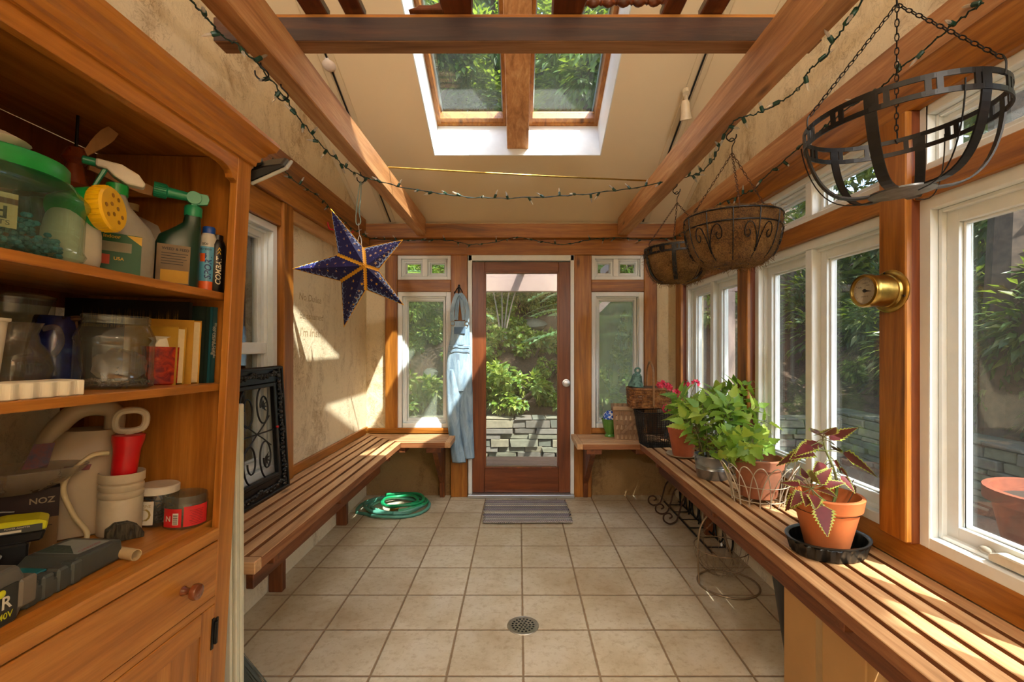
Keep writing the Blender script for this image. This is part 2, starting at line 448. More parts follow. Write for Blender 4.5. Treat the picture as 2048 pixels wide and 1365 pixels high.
# tie beams, cross beam, brass rod
trim((-.872, -.795, YF, 4.02, 2.256, 2.40), BEAM['y'], 'left exposed tie beam')
trim((.84, .932, YF, 4.02, 2.256, 2.40), BEAM['y'], 'right exposed tie beam')

# ceiling in slope coordinates (s runs down the slope, n is the roof normal)
SV, NV = Vector((0, .9153, -.4027)), Vector((0, .4027, .9153))
RG = Vector((0, .7, 3.846))
def slp(x, s, n): return RG+Vector((x, 0, 0))+SV*s+NV*n
S0, S1, XW0, XW1 = .437, 2.917, -.607, .585
m = MB()
m.box(-1.5, XW0, -.12, 4.05, 0, .3).box(XW1, 1.53, -.12, 4.05, 0, .3).box(XW0, XW1, -.12, S0, 0, .3).box(XW0, XW1, S1, 4.05, 0, .3)
m.xf(lambda p: slp(p.x, p.y, p.z))
k = len(m.v); m.box(-1.5, 1.53, -.12, 4.05, 0, .3)
m.xf(lambda p: Vector((p.x, 1.4-slp(p.x, p.y, p.z).y, slp(p.x, p.y, p.z).z)), k)
struct(m.build('ceiling', CEIL))
m = MB()
m.box(XW0, XW0+.006, S0, S1, .001, .31).box(XW1-.006, XW1, S0, S1, .001, .31).box(XW0, XW1, S0, S0+.006, .001, .31).box(XW0, XW1, S1-.006, S1, .001, .31)
m.xf(lambda p: slp(p.x, p.y, p.z)); NTR[0] += 1
struct(m.build('trim_%d' % NTR[0], WHITE), 'white lining of the skylight well')
m = MB().box(-.085, .068, S0-.1, S1-.004, .06, .30).xf(lambda p: slp(p.x, p.y, p.z)); NTR[0] += 1
struct(m.build('trim_%d' % NTR[0], BEAM['y'], bevel=.004), 'rafter running between the two skylights')
for a, b, w in ((XW0+.006, -.085, 'left'), (.068, XW1-.006, 'right')):
    NW[0] += 1; root = sroot('window_%d' % NW[0], '%s skylight in the sloped ceiling' % w)
    m = MB(); bar4(m, a, b, S0, S1, .03, .285, .36); m.box(a, b, S1-.07, S1, .29, .36)
    m.xf(lambda p: slp(p.x, p.y, p.z)); fr = m.build('window_frame', PINE['x'] if 0 else CED['y'], root, bevel=.003)
    m = MB().box(a+.03, b-.03, S0+.03, S1-.07, .335, .341).xf(lambda p: slp(p.x, p.y, p.z)); m.build('pane', DUSTY, root)
    m = MB(); bar4(m, a-.02, b+.02, S0-.05, S1+.05, .06, .36, .40); m.xf(lambda p: slp(p.x, p.y, p.z)); m.build('flashing', GALV, root)
# mouldings on the ceiling
for s in (-1, 1):
    X = 1.06 if s > 0 else -1.10
    m = MB().box(X-.045, X-.012, 0, 3.645, -.012, 0).box(X+.012, X+.045, 0, 3.645, -.012, 0).xf(lambda p: slp(p.x, p.y, p.z)); NTR[0] += 1
    struct(m.build('trim_%d' % NTR[0], CREAM, bevel=.003), 'pale moulding beside the %s light track' % ('left' if s < 0 else 'right'))
    t = thing('light_track', 'dark recessed lighting track on the %s of the sloped ceiling' % ('left' if s < 0 else 'right'), 'light track')
    m = MB().box(X-.005, X+.005, 0, 3.645, -.006, 0).xf(lambda p: slp(p.x, p.y, p.z)); m.build('rail', BLACK, t)
m = MB().box(XL, XR, 3.666, 3.706, -.02, 0)
for X in (XL, XR-.03): m.box(X, X+.03, -.1, 3.666, -.012, 0)
m.xf(lambda p: slp(p.x, p.y, p.z)); NTR[0] += 1
struct(m.build('trim_%d' % NTR[0], CREAM, bevel=.003), 'cream moulding round the edge of the sloped ceiling')

# door
root = sroot('door_1', 'reddish wooden glass door in the back wall')
m = MB().box(-.441, -.408, 4.09, 4.2, 0, 2.10).box(.447, .478, 4.09, 4.2, 0, 2.10).box(-.441, .478, 4.09, 4.2, 2.052, 2.10)
m.build('door_frame', WHITE, root, bevel=.003)
m = MB().box(-.408, -.300, 4.115, 4.16, .03, 2.046).box(.346, .447, 4.115, 4.16, .03, 2.046); st = m.build('stile', DOORW['z'], root, bevel=.003)
m = MB().box(-.300, .346, 4.115, 4.16, .03, .245).box(-.300, .346, 4.115, 4.16, 1.955, 2.046); m.build('rail', DOORW['x'], root, bevel=.003)
m = MB(); m.box(-.305, -.288, 4.112, 4.15, .24, 1.96).box(.334, .351, 4.112, 4.15, .24, 1.96).box(-.3, .346, 4.112, 4.15, .24, .256).box(-.3, .346, 4.112, 4.15, 1.944, 1.96); m.build('glazing_bead', DOORW['z'], root, bevel=.002)
bx('pane', (-.292, .338, 4.135, 4.141, .25, 1.95), CLEAR, root)
m = MB().lathe([(.034, 0), (.034, .004), (.014, .008), (.012, .03), (.024, .036), (.029, .048), (.027, .058), (.012, .062), (.0, .063)], 20, (.412, 4.115, .988), axis=(0, -1, 0)); m.build('knob', ALU, root)
bx('threshold', (-.441, .478, 4.05, 4.25, 0, .028), ALU, root, .004)
# ------------------------------------------------------------------ camera, sun, sky
cam = bpy.data.cameras.new('camera'); co = bpy.data.objects.new('camera', cam); COL.objects.link(co)
co.location = (0, 0, H); co.rotation_euler = (pi/2, 0, 0)
cam.sensor_width = 36; cam.lens = F/2048*36; cam.clip_start = .02
cam.shift_x = (1024-CX)/2048; cam.shift_y = (CY-682.5)/2048
SC.camera = co
sd = Vector((-.40, .58, -1)).normalized()
su = bpy.data.lights.new('sun', 'SUN'); so = bpy.data.objects.new('sun', su); COL.objects.link(so)
su.energy = 7.5; su.angle = R(.6); su.color = (1, .97, .92); so.rotation_euler = sd.to_track_quat('-Z', 'Y').to_euler(); so.location = (6, -6, 12)
w = bpy.data.worlds.new('sky'); SC.world = w; w.use_nodes = True
sk = w.node_tree.nodes.new('ShaderNodeTexSky'); sk.sky_type = 'NISHITA'; sk.sun_disc = False
sk.sun_elevation = R(53); sk.sun_rotation = atan2(.50, -.55); sk.air_density = 1.0; sk.dust_density = 2.5
bg = w.node_tree.nodes['Background']; w.node_tree.links.new(sk.outputs[0], bg.inputs[0]); bg.inputs[1].default_value = .6
SC.view_settings.view_transform = 'Standard'; SC.view_settings.look = 'None'; SC.view_settings.gamma = 1.0; SC.view_settings.use_curve_mapping = False
SC.view_settings.exposure = 1.1
cy = SC.cycles
cy.max_bounces = 10; cy.diffuse_bounces = 5; cy.glossy_bounces = 4; cy.transmission_bounces = 8; cy.transparent_max_bounces = 24
cy.use_denoising = True; cy.sample_clamp_indirect = 6.0; cy.caustics_reflective = False; cy.caustics_refractive = False
# fill lamps added out of view behind the camera to brighten the room
for x, y in ((-1.05, -1.2), (1.05, -1.2)):
    t = thing('globe_lamp', 'unseen white glass globe lamp added for fill behind the viewpoint', 'lamp', (x, y, zc(y)-.45), group='fill lamps added behind the viewpoint')
    e = NT('lamp_glow') if 'lamp_glow' not in MATS else None
    if e: e.p(Emission__Color=(1, .93, .82, 1), Emission__Strength=3.0); e.col((.9, .9, .9, 1)); MATS['lamp_glow'] = e.m
    MB().ball((0, 0, 0), .11, 20, 14).build('globe', MATS['lamp_glow'], t)
    MB().tube([(0, 0, .1), (0, 0, .44)], .008).lathe([(.05, .09), (.05, .12), (.01, .125)], 16).build('stem', BRASS, t)
    l = bpy.data.lights.new('globe_light', 'POINT'); l.energy = 72; l.color = (1, .98, .94); l.shadow_soft_size = .11
    lo = bpy.data.objects.new('globe_light', l); COL.objects.link(lo); lo.parent = t; lo.location = (0, 0, -.14)
# ------------------------------------------------------------------ benches
ZB = .55
def slat_poly(mb, poly, z0, z1): mb.prism(poly, 2, z0, z1)
def bench(s, XI, XW, YI, yend, label, xdoor, backX):
    """L-shaped slatted bench: s=-1 left, +1 right; XI inner edge, XW wall, YI back bench front edge"""
    t = thing('slatted_bench', label, 'bench', (XW, 4.0, 0))
    o = Vector((-XW, -4.0, 0))
    M = Matrix.Translation(o)
    n = 6; D = abs(XW-XI); p = D/n; sw = p-.0185
    DB = 4.08-YI; pb = DB/n; sb = pb-.015
    for i in range(n):
        # side run, from the front edge inwards, mitred into the back run
        x0 = XI+s*i*p; x1 = x0+s*sw; y0 = YI+i*pb; y1 = y0+sb
        if i == 0: x0 = XI
        z0 = ZB-.042
        a = [(x0, yend), (x1, yend), (x1, y0+(y1-y0)*sw/p-.002), (x0, y0-.002)]
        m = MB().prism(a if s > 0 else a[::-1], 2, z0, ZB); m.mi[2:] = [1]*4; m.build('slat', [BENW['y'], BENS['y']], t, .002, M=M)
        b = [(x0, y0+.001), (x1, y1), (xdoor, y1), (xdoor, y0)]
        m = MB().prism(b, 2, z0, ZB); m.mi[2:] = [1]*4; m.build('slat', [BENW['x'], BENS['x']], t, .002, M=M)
    bx2 = lambda nme, q, mt, bv=.003: MB().box(*q).build(nme, mt, t, bv, M=M)
    x0, x1 = sorted((XI, XW-s*.01))
    bx2('end_board', (x0, x1, yend-.045, yend, ZB-.045, ZB), BENW['x'])
    e0, e1 = sorted((xdoor, xdoor-s*.045))
    bx2('end_board', (e0, e1, YI, 4.07, ZB-.042, ZB+.001), BENW['y'])
    a0, a1 = sorted((XW, XW-s*.02))
    bx2('back_rail', (a0, a1, yend if s > 0 else 2.705, 4.10, ZB+.002, ZB+.098 if s > 0 else ZB+.06), CED['y'])
    a0, a1 = sorted((XW, backX)); bx2('back_rail', (a0, a1, 4.082, 4.10, ZB+.002, ZB+.05), CED['x'])
    # apron board, arms and wall legs
    ap0, ap1 = sorted((XI+s*.075, XI+s*.105))
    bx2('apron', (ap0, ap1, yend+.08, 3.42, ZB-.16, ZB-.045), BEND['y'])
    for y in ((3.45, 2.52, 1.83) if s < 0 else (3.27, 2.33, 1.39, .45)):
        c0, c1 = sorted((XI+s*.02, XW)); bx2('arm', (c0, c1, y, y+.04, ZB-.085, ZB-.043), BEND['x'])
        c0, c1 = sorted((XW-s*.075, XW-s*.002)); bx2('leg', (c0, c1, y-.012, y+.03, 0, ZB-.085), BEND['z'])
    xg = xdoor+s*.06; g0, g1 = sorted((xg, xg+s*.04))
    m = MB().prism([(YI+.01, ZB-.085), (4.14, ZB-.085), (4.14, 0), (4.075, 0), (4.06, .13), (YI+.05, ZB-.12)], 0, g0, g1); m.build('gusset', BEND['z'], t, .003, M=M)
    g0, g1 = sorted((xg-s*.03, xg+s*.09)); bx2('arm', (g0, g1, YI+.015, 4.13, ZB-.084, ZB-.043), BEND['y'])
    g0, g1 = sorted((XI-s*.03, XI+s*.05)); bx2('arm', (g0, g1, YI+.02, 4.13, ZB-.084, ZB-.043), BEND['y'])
    return t
bench(-1, -.930, -1.335, 3.71, 1.705, 'slatted wooden corner bench along the left wall', -.585, -.591)
bench(1, .938, 1.365, 3.65, -.4, 'slatted wooden corner bench along the right windows with potted plants on it', .475+.02, .63)
# ------------------------------------------------------------------ outdoors
def leaf_shape(mb, p, d, nrm, L, W, fold=.25, droop=.15):
    """one folded leaf from p along d"""
    s = d.cross(nrm)
    if s.length < 1e-4: s = d.orthogonal()
    s.normalize(); u = s.cross(d)
    m1 = p+d*(L*.42)
    mb.add([p, m1+s*(W/2)+u*(fold*W/2), p+d*L-u*(droop*L), m1-s*(W/2)+u*(fold*W/2), m1], [(0, 4, 1), (4, 2, 1), (0, 3, 4), (4, 3, 2)], False)
def rdir(r):
    while True:
        v = Vector((r.uniform(-1, 1), r.uniform(-1, 1), r.uniform(-1, 1)))
        if .05 < v.length < 1: return v.normalized()
def leaf_cloud(n, rad, L, W, seed, clumps=26, mats=1, shell=.55):
    r = random.Random(seed); mb = MB()
    cs = []
    for i in range(clumps):
        d = rdir(r); q = r.uniform(shell, 1); cs.append((Vector((d.x*rad[0]*q, d.y*rad[1]*q, d.z*rad[2]*q)), r.uniform(.16, .34)*min(rad)))
    for i in range(n):
        c, cr = cs[r.randrange(clumps)]
        d = rdir(r); p = c+d*cr*r.uniform(.3, 1)
        dd = (d+p.normalized()*.5+Vector((0, 0, -.35))).normalized()
        mb.mat(r.randrange(mats)); leaf_shape(mb, p, dd, (rdir(r)+Vector((0, 0, 1.4))).normalized(), L*r.uniform(.7, 1.25), W*r.uniform(.7, 1.25))
    return mb, cs
LG = [leafmat('leaf_bright', (75, 106, 30), (116, 144, 56)), leafmat('leaf_mid', (53, 84, 29), (86, 116, 46)), leafmat('leaf_yellow', (108, 127, 48), (151, 163, 79))]
LD = [leafmat('leaf_dark', (30, 49, 22), (56, 79, 34)), leafmat('leaf_deep', (41, 63, 29), (72, 92, 43)), leafmat('leaf_olive', (72, 86, 37), (115, 120, 60))]
BARK = plain('bark', (84, 68, 54), .9, var=.25, scale=20, bump=.4)
def shrub_proto(name, mats, n, rad, L, W, seed, stems=4, h0=0.0):
    t = thing(name, None, None, (0, 0, 0))
    mb, cs = leaf_cloud(n, rad, L, W, seed, mats=len(mats)); mb.xf(lambda v: v+Vector((0, 0, rad[2]*.95+h0)))
    mb.build('foliage', mats, t)
    r = random.Random(seed+5); m = MB()
    for i in range(stems):
        c = cs[i][0]+Vector((0, 0, rad[2]*.95+h0)); a = r.uniform(0, 6.3)
        m.tube(spline([(.06*cos(a), .06*sin(a), -.15), (c.x*.3, c.y*.3, c.z*.45), tuple(c)], 4), [.03-.0025*k for k in range(9)], 5)
    m.build('stem', BARK, t)
    return t
def place(o, first, x, y, z, sc, rz, label, cat='shrub', group=None):
    t = o if first else dup(o)
    t.location = (x, y, z); t.scale = (sc, sc, sc) if not isinstance(sc, tuple) else sc; t.rotation_euler = (0, 0, rz)
    tag(t, label, cat, group)
    if not group and 'group' in t: del t['group']
    return t

# ground: terrace, bank behind the wall
def bank(x, y):
    d = max(y-6.4, (x-4.5), 0)
    if x < -9: d = max(d, 0)
    return .30+.58*d+.12*sin(x*1.7+y)*min(1, d)+.10*sin(y*2.3-x*1.1)*min(1, d)
t = NT('mulch'); v = t.coord((1, 1, 1), rand=False); a = t.noise(v, 5, 6, .7); b = t.noise(v, 38, 5, .7)
t.col(t.mix(t.ramp(b, [(.4, (0, 0, 0)), (.66, (255, 255, 255))]), t.ramp(a, [(.3, (34, 24, 17)), (.6, (62, 46, 32)), (.75, (44, 52, 24))]), lin((86, 66, 48))))
t.p(Roughness=.95); t.bump(b, .9, .03); MULCH = t.m
m = MB(); nx, ny = 46, 34
for j in range(ny+1):
    for i in range(nx+1):
        x = -9+24*i/nx; y = -6+24*j/ny; m.v.append((x, y, bank(x, y) if (y > 6.2 or x > 4.35) else -.3))
for j in range(ny):
    for i in range(nx):
        k = j*(nx+1)+i; m.f.append([k, k+1, k+nx+2, k+nx+1]); m.mi.append(0); m.sm.append(True)
o = m.build('ground_bank', MULCH); struct(o)
GRAV = plain('gravel', (112, 100, 86), .95, var=.2, scale=70, bump=.5)
struct(bx('ground_terrace', (-9, 6, -8, 8, -.4, -.2), GRAV))
t = thing('timber_deck', 'weathered reddish timber deck outside the glass door', 'deck', (0, 4.3, -.2))
for k in range(8): bx('board', (-2.6, 2.6, .0+.18*k, .0+.18*k+.172, .0, .165), wood('deck_x', (78, 50, 38), (112, 78, 62), (134, 100, 82), 'x', .7), t, .004)

# dry stone wall behind the terrace and along the right side
SM = []
for i, c in enumerate(((112, 112, 94), (92, 96, 84), (128, 122, 100), (102, 98, 88))): SM.append(plain('field_stone_%s' % 'abcd'[i], c, .9, var=.16, scale=16, bump=.5))
def stone_wall(name, label, L, Ht, axis, loc, seed):
    r = random.Random(seed); m = MB(); z = 0
    while z < Ht-.02:
        hh = min(r.uniform(.055, .11), Ht-z); x = -r.uniform(0, .2)
        while x < L:
            w_ = r.uniform(.14, .42); a, b = x+.006, min(x+w_, L)-.006; x += w_
            if b-a < .03: continue
            m.mat(r.randrange(4)); j = lambda q=.012: r.uniform(-q, q); f = -.03+r.uniform(-.03, .03)
            bt, tp = z+.004, z+hh-.004
            pts = [(a+j(), f, bt+j(.006)), (b+j(), f+j(), bt+j(.006)), (b+j(), .3, bt), (a+j(), .3, bt), (a+j(), f+j(), tp+j(.006)), (b+j(), f, tp+j(.006)), (b, .3, tp), (a, .3, tp)]
            if axis == 'y': pts = [(p[1], p[0], p[2]) for p in pts]
            m.add(pts, [(0, 1, 2, 3), (4, 5, 6, 7), (0, 1, 5, 4), (1, 2, 6, 5), (2, 3, 7, 6), (3, 0, 4, 7)], False)
        z += hh
    o = m.build(name, SM, None, bevel=.012, seg=2); o.location = loc
    # dark earth core between the stones
    c = MB().box(0, L, .03, .29, -.02, Ht-.02) if axis == 'x' else MB().box(.03, .29, 0, L, -.02, Ht-.02)
    c.build('earth_core', SOIL, o); tag(o, label, 'stone wall')
stone_wall('stone_wall', 'low dry stone wall beyond the glass door', 11, .575, 'x', (-6.5, 6.12, -.2), 3)
stone_wall('stone_wall', 'dry stone wall seen through the right windows', 8.5, .66, 'y', (4.2, -2.0, -.2), 4)

# pergola outside the door
PG = plain('pergola_paint', (128, 108, 100), .7, var=.05, scale=6)
t = thing('pergola', 'pale painted pergola beam over the terrace outside the door', 'pergola', (0, 5.55, -.034))
bx('beam', (-2.6, 2.6, -.05, .05, 1.98, 2.19), PG, t, .006)
for x in (-2.5, 2.4): bx('post', (x, x+.12, -.06, .06, 0, 1.98), PG, t, .006)
for x in (-2.4, -1.5, -.6, .02, 1.0, 1.9): bx('rafter', (x, x+.05, -1.1, .25, 2.19, 2.29), PG, t, .004)
m = MB().prism([(1.05, 2.15), (1.15, 2.15), (.62, 1.62), (.62, 1.72)], 1, -.04, .04); m.xf(lambda v: v+Vector((.25, 0, .04))); m.build('brace', PG, t)

# shrubs, saplings and trees
r = random.Random(21)
pa = shrub_proto('leafy_shrub', LG, 3600, (.8, .8, .7), .11, .052, 11)
pb = shrub_proto('leafy_shrub', [LG[0], LG[2]], 3200, (.7, .7, .9), .10, .042, 12)
pc = shrub_proto('evergreen_shrub', LD, 3600, (.9, .9, .95), .12, .038, 13)
pd = shrub_proto('evergreen_shrub', LD[:2]+[LD[2]], 3400, (1.0, 1.0, 1.3), .10, .045, 14)
used = {}
SPOT = []
def put(p, x, y, sc, label, cat='shrub', dz=0.0, group=None):
    f = p.name not in used; used[p.name] = 1
    return place(p, f, x, y, bank(x, y)+dz, sc, r.uniform(0, 6.28), label, cat, group)
g = 'leafy shrubs on the bank behind the terrace'
for (x, y, s) in ((-.1, 8.9, .65), (.2, 9.9, .95), (-.75, 9.3, .75), (.75, 9.3, .8), (.0, 11.0, 1.2), (-1.0, 11.6, 1.2), (1.1, 11.4, 1.2), (-.9, 10.3, .9), (.5, 10.6, .9), (-1.3, 8.4, .6), (1.2, 8.0, .5), (-.55, 12.2, 1.2), (.8, 12.6, 1.3), (-1.9, 8.2, .9), (-3.1, 7.9, 1.0), (-4.4, 8.4, 1.2), (-2.6, 9.6, 1.2), (-.9, 9.2, .8), (1.9, 8.4, .85), (3.0, 8.3, 1.0), (2.4, 9.9, 1.2),
                  (-1.5, 11.0, 1.3), (.1, 11.4, 1.0), (1.6, 11.6, 1.3), (-3.6, 11.4, 1.5), (3.9, 10.4, 1.4), (-.4, 13.2, 1.4), (1.4, 14.0, 1.6), (-2.4, 13.6, 1.7), (3.4, 13.2, 1.7), (-5.2, 10.8, 1.5), (-5.2, 13.6, 1.9)):
    put(pa if r.random() < .5 else pb, x, y, s, 'green leafy shrub growing on the wooded bank behind the house', 'shrub', 0, g)
g2 = 'dark evergreens beyond the right windows'
for (x, y, s) in ((5.0, -.6, 1.25), (4.95, .5, 1.2), (5.05, 1.6, 1.3), (4.95, 2.7, 1.3), (5.1, 3.8, 1.35), (5.0, 4.9, 1.3), (5.2, 6.0, 1.4), (6.3, .0, 1.9), (6.4, 1.7, 2.0), (6.3, 3.4, 2.0), (6.5, 5.2, 2.0), (6.6, 7.0, 2.0), (5.6, 7.8, 1.5), (8.3, 1.0, 2.5), (8.4, 3.8, 2.6), (8.4, 6.6, 2.6), (8.0, 9.4, 2.5), (5.8, 9.8, 1.9), (10.4, 2.5, 3.0), (10.4, 6.0, 3.0), (10, 9.5, 3.0)):
    put(pc if r.random() < .5 else pd, x+.3, y, s, 'dark evergreen shrub behind the stone wall outside the right windows', 'shrub', -.42*s, g2)
for k in range(10):
    put(pc, 4.98+.12*(k % 2), -.2+.62*k, .55, 'small dark evergreen shrub crowding the top of the stone wall outside the right windows', 'shrub', -.05, 'small evergreens along the stone wall')
# tall trees over the bank (seen through the skylights and transoms)
def tree_proto(seed, mats):
    t = thing('tall_tree', None, None)
    mb, cs = leaf_cloud(7500, (2.0, 2.0, 2.0), .18, .08, seed, clumps=44, mats=len(mats), shell=.35); mb.xf(lambda v: v+Vector((0, 0, 5.6))); mb.build('foliage', mats, t)
    m = MB().tube([(0, 0, -.6), (.08, .02, 2), (-.05, .05, 4), (0, 0, 6.6)], [.16, .13, .1, .04], 8)
    for c, _ in cs[:9]: m.tube(spline([(0, .03, 3.6+.25*c.z), (c.x*.5, c.y*.5, 5.2+c.z*.6), (c.x, c.y, 5.6+c.z)], 3), [.06-.007*k for k in range(7)], 5)
    m.build('trunk', BARK, t); return t
ta = tree_proto(31, [LG[1], LG[0]]); tb = tree_proto(32, [LD[1], LG[1]])
g3 = 'tall trees over the wooded bank'
for (x, y, s) in ((-1.9, 9.2, 1.0), (1.3, 9.4, 1.05), (-.4, 12.4, 1.5), (-4.6, 10.4, 1.3), (4.2, 11.0, 1.3), (2.6, 14.2, 1.9), (-3.0, 14.6, 1.9), (-6.6, 13.5, 1.8), (7.6, 12.5, 1.9), (.2, 16.5, 2.4)):
    put(ta if r.random() < .5 else tb, x, y, s, 'tall broadleaf tree towering over the wooded bank', 'tree', 0, g3)
for (x, y, s) in ((-1.5, 10.6, 1.0), (1.6, 10.8, 1.05), (.1, 11.8, 1.15), (-3.0, 11.6, 1.1), (3.2, 12.2, 1.15)):
    o = put(ta if r.random() < .5 else tb, x, y, s, 'tall broadleaf tree towering over the wooded bank', 'tree', 0, g3); o.scale = (s*1.1, s*1.1, s*.62)
g5 = 'trees added to shade the bank'  # added trees; their crowns, out of view, shade the bank
for (x, y, s, l) in ((-3.6, 5.4, 1.3, 'unseen tree added left of the terrace to shade the bank'), (4.7, 4.6, 1.3, 'shade tree added by the stone wall outside the far right windows'), (1.9, 6.9, 1.0, 'slender shade tree added on the edge of the bank right of the door')):
    o = dup(ta if x < 0 else tb); o.location = (x, y, bank(x, y) if x > 0 else -.2); o.scale = (s, s, s*.95); o.rotation_euler = (0, 0, x); tag(o, l, 'tree'); del o['group']
# trees on the sunny side that dapple the light on the right windows
for i, (x, y, s) in enumerate(((2.78, .95, .36), (2.9, 2.25, .46))):
    o = dup(ta if i % 2 else tb); o.location = (x, y, -.2); o.scale = (s, s, .76); o.rotation_euler = (0, 0, i)
    tag(o, 'small tree standing close outside the right wall, %s' % ['nearest the middle bay', 'nearest the far bay'][i], 'tree'); del o['group']
t = thing('overhanging_branch', 'unseen leafy branch added to block high sun at the right windows', 'branch', (2.26, .35, 4.2))  # added out of view to cut the high sun on these windows
mb, cs = leaf_cloud(5200, (.2, 1.9, .2), .12, .06, 77, clumps=60, mats=2, shell=.1); mb.build('foliage', LG[:2], t)
MB().tube(spline([(1.4, -2.8, -3.9), (.7, -2.4, -.4), (.2, -1.2, .02), (0, .2, .05), (0, 2.0, 0)], 6), [.09-.003*k for k in range(25)], 6).build('stem', BARK, t)
# small plants at the foot of the bank
pe = shrub_proto('ground_plant', [LG[0], LG[2], LG[1]], 800, (.34, .34, .2), .075, .048, 15, 3)
g4 = 'low plants on the bank'
rr = random.Random(5)
for i in range(90):
    y = 6.5+rr.random()*4.6; x = rr.uniform(-.30, .32)*y+rr.uniform(-.5, .5)
    put(pe, x, y, rr.uniform(.6, 1.5), 'small leafy plant growing from the mulch of the bank', 'plant', 0, g4)
# flat field stones lying in the bank
for i, (x, y, s) in enumerate(((.25, 8.6, .5), (-.55, 8.9, .42), (-.15, 7.9, .34), (.75, 7.3, .36), (1.4, 7.6, .4), (-1.4, 7.5, .4))):
    m = MB().ball((0, 0, 0), .5, 9, 6, (1, .7, .42)); q = random.Random(i)
    m.v = [(a*(1+q.uniform(-.12, .12)), b*(1+q.uniform(-.12, .12)), c*(1+q.uniform(-.1, .1))) for a, b, c in m.v]
    o = m.build('field_stone', SM[i % 4]); o.location = (x, y, bank(x, y)+.02); o.scale = (s, s, s); o.rotation_euler = (.3, .1*i, i)
    tag(o, 'flat field stone lying in the mulch of the bank', 'stone', 'field stones on the bank')
# ailanthus sapling with long feathered fronds right of the door view
SUM = [leafmat('frond_green', (56, 96, 53), (96, 134, 84)), leafmat('frond_pale', (82, 118, 79), (129, 156, 116))]
def frond(mb, p, d, L, n, w, q):
    side = d.cross(Vector((0, 0, 1))).normalized(); up = side.cross(d)
    pts = [p+d*(L*k/10)-Vector((0, 0, 1))*(.38*L*(k/10)**2) for k in range(11)]
    mb.tube(pts, .006, 4)
    for k in range(n):
        u = .15+.85*k/n; i = min(9, int(u*10)); c = pts[i].lerp(pts[i+1], u*10-i)
        for sg in (-1, 1):
            mb.mat(q.randrange(2)); leaf_shape(mb, c, (side*sg+d*.45-up*.12).normalized(), up, w*(1-.45*abs(u-.45)), w*.36, .15, .2)
def sapling(name, label, loc, ht, nf, seed, L=.75):
    q = random.Random(seed); t = thing(name, label, 'sapling', loc); st = MB(); mb = MB()
    st.tube(spline([(0, 0, -.2), (.04, 0, ht*.5), (-.03, .03, ht)], 6), .022, 6); st.build('stem', BARK, t)
    for i in range(nf):
        a = 2.4*i+q.uniform(-.4, .4); z = ht*(.45+.55*i/nf)
        frond(mb, Vector((0, 0, z)), Vector((cos(a), sin(a), q.uniform(.05, .6))).normalized(), L*q.uniform(.8, 1.2), 10, .19, q)
    mb.build('foliage', SUM, t); return t
sapling('ailanthus_sapling', 'sapling with long feathery fronds right of the glass door outside', (.92, 6.75, bank(.92, 6.75)), 1.75, 20, 2, .95)
sapling('ailanthus_sapling', 'taller sapling with feathery fronds further up the bank, right of the door view', (1.0, 8.0, bank(1.0, 8.0)), 1.9, 18, 3, 1.0)
sapling('ailanthus_sapling', 'sapling with feathery fronds beyond the left skylight and transom', (-1.2, 7.6, bank(-1.2, 7.6)), 2.3, 12, 4, .9)
t = thing('forked_sapling', 'slim grey sapling with several stems in the middle of the door view', 'sapling', (-.28, 8.0, bank(-.28, 8.0)))
m = MB()
for k, (a, b) in enumerate(((-.22, .0), (-.02, .1), (.16, -.1), (.3, .1))): m.tube(spline([(0, 0, -.1), (a*.3, b*.3, .4), (a*.7, b, .9), (a*1.4, b*1.5, 1.6)], 5), [.020-.001*j for j in range(16)], 6)
m.build('stem', plain('grey_bark', (116, 106, 90), .9, var=.2, scale=30, bump=.3), t)
mb, cs = leaf_cloud(1500, (.75, .6, .45), .13, .07, 41, mats=2); mb.xf(lambda v: v+Vector((0, 0, 1.5))); mb.build('foliage', [LG[0], LG[2]], t)
# terracotta planter outside the nearest right window
t = thing('patio_planter', 'round terracotta planter outside the nearest right window', 'planter', (3.45, 2.95, -.2))
MB().lathe([(.0, 0), (.26, 0), (.36, .5), (.40, .5), (.40, .58), (.36, .58), (.34, .5), (.0, .5)], 32).build('pot', plain('terracotta_old', (128, 62, 36), .8, var=.2, scale=8), t)
MB().lathe([(.35, .50), (.2, .53), (0, .54)], 20).build('soil', SOIL, t)
# ------------------------------------------------------------------ the hutch (slightly out of plumb) and everything on it
hv = Vector((.04, .0205, 1)).normalized(); hc = Vector((.0286, 1, -.0212)); hc = (hc-hv*hc.dot(hv)).normalized(); hw = hc.cross(hv)
HM = Matrix(((hw.x, hc.x, hv.x, -.864), (hw.y, hc.y, hv.y, 1.356), (hw.z, hc.z, hv.z, 0), (0, 0, 0, 1))); HI = HM.inverted()
HCAM = HI @ Vector((0, 0, H))
def hx(px, py, x):
    d = HI.to_3x3() @ Vector(((px-CX)/F, 1, -(py-CY)/F)); return HCAM+d*((x-HCAM.x)/d.x)
def hz(px, py, z):
    d = HI.to_3x3() @ Vector(((px-CX)/F, 1, -(py-CY)/F)); return HCAM+d*((z-HCAM.z)/d.z)
def hthing(name, label, cat, loc, rz=0.0, group=None, M2=None):
    M = HM @ Matrix.Translation(Vector(loc)) @ (M2 if M2 is not None else Matrix.Rotation(rz, 4, 'Z'))
    return thing(name, label, cat, group=group, M=M)
def camang(loc): return atan2(HCAM.y-loc[1], HCAM.x-loc[0])
ZT, ZM, ZL = 1.462, 1.206, .82       # shelf tops, counter
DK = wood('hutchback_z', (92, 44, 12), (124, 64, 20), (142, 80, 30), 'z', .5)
t = hthing('pine_hutch', 'tall honey pine hutch with open shelves, drawer and cupboard on the left', 'cabinet', (0, 0, 0))
L, DP = .98, .45
HZ, HY = HUT['z'], HUT['y']
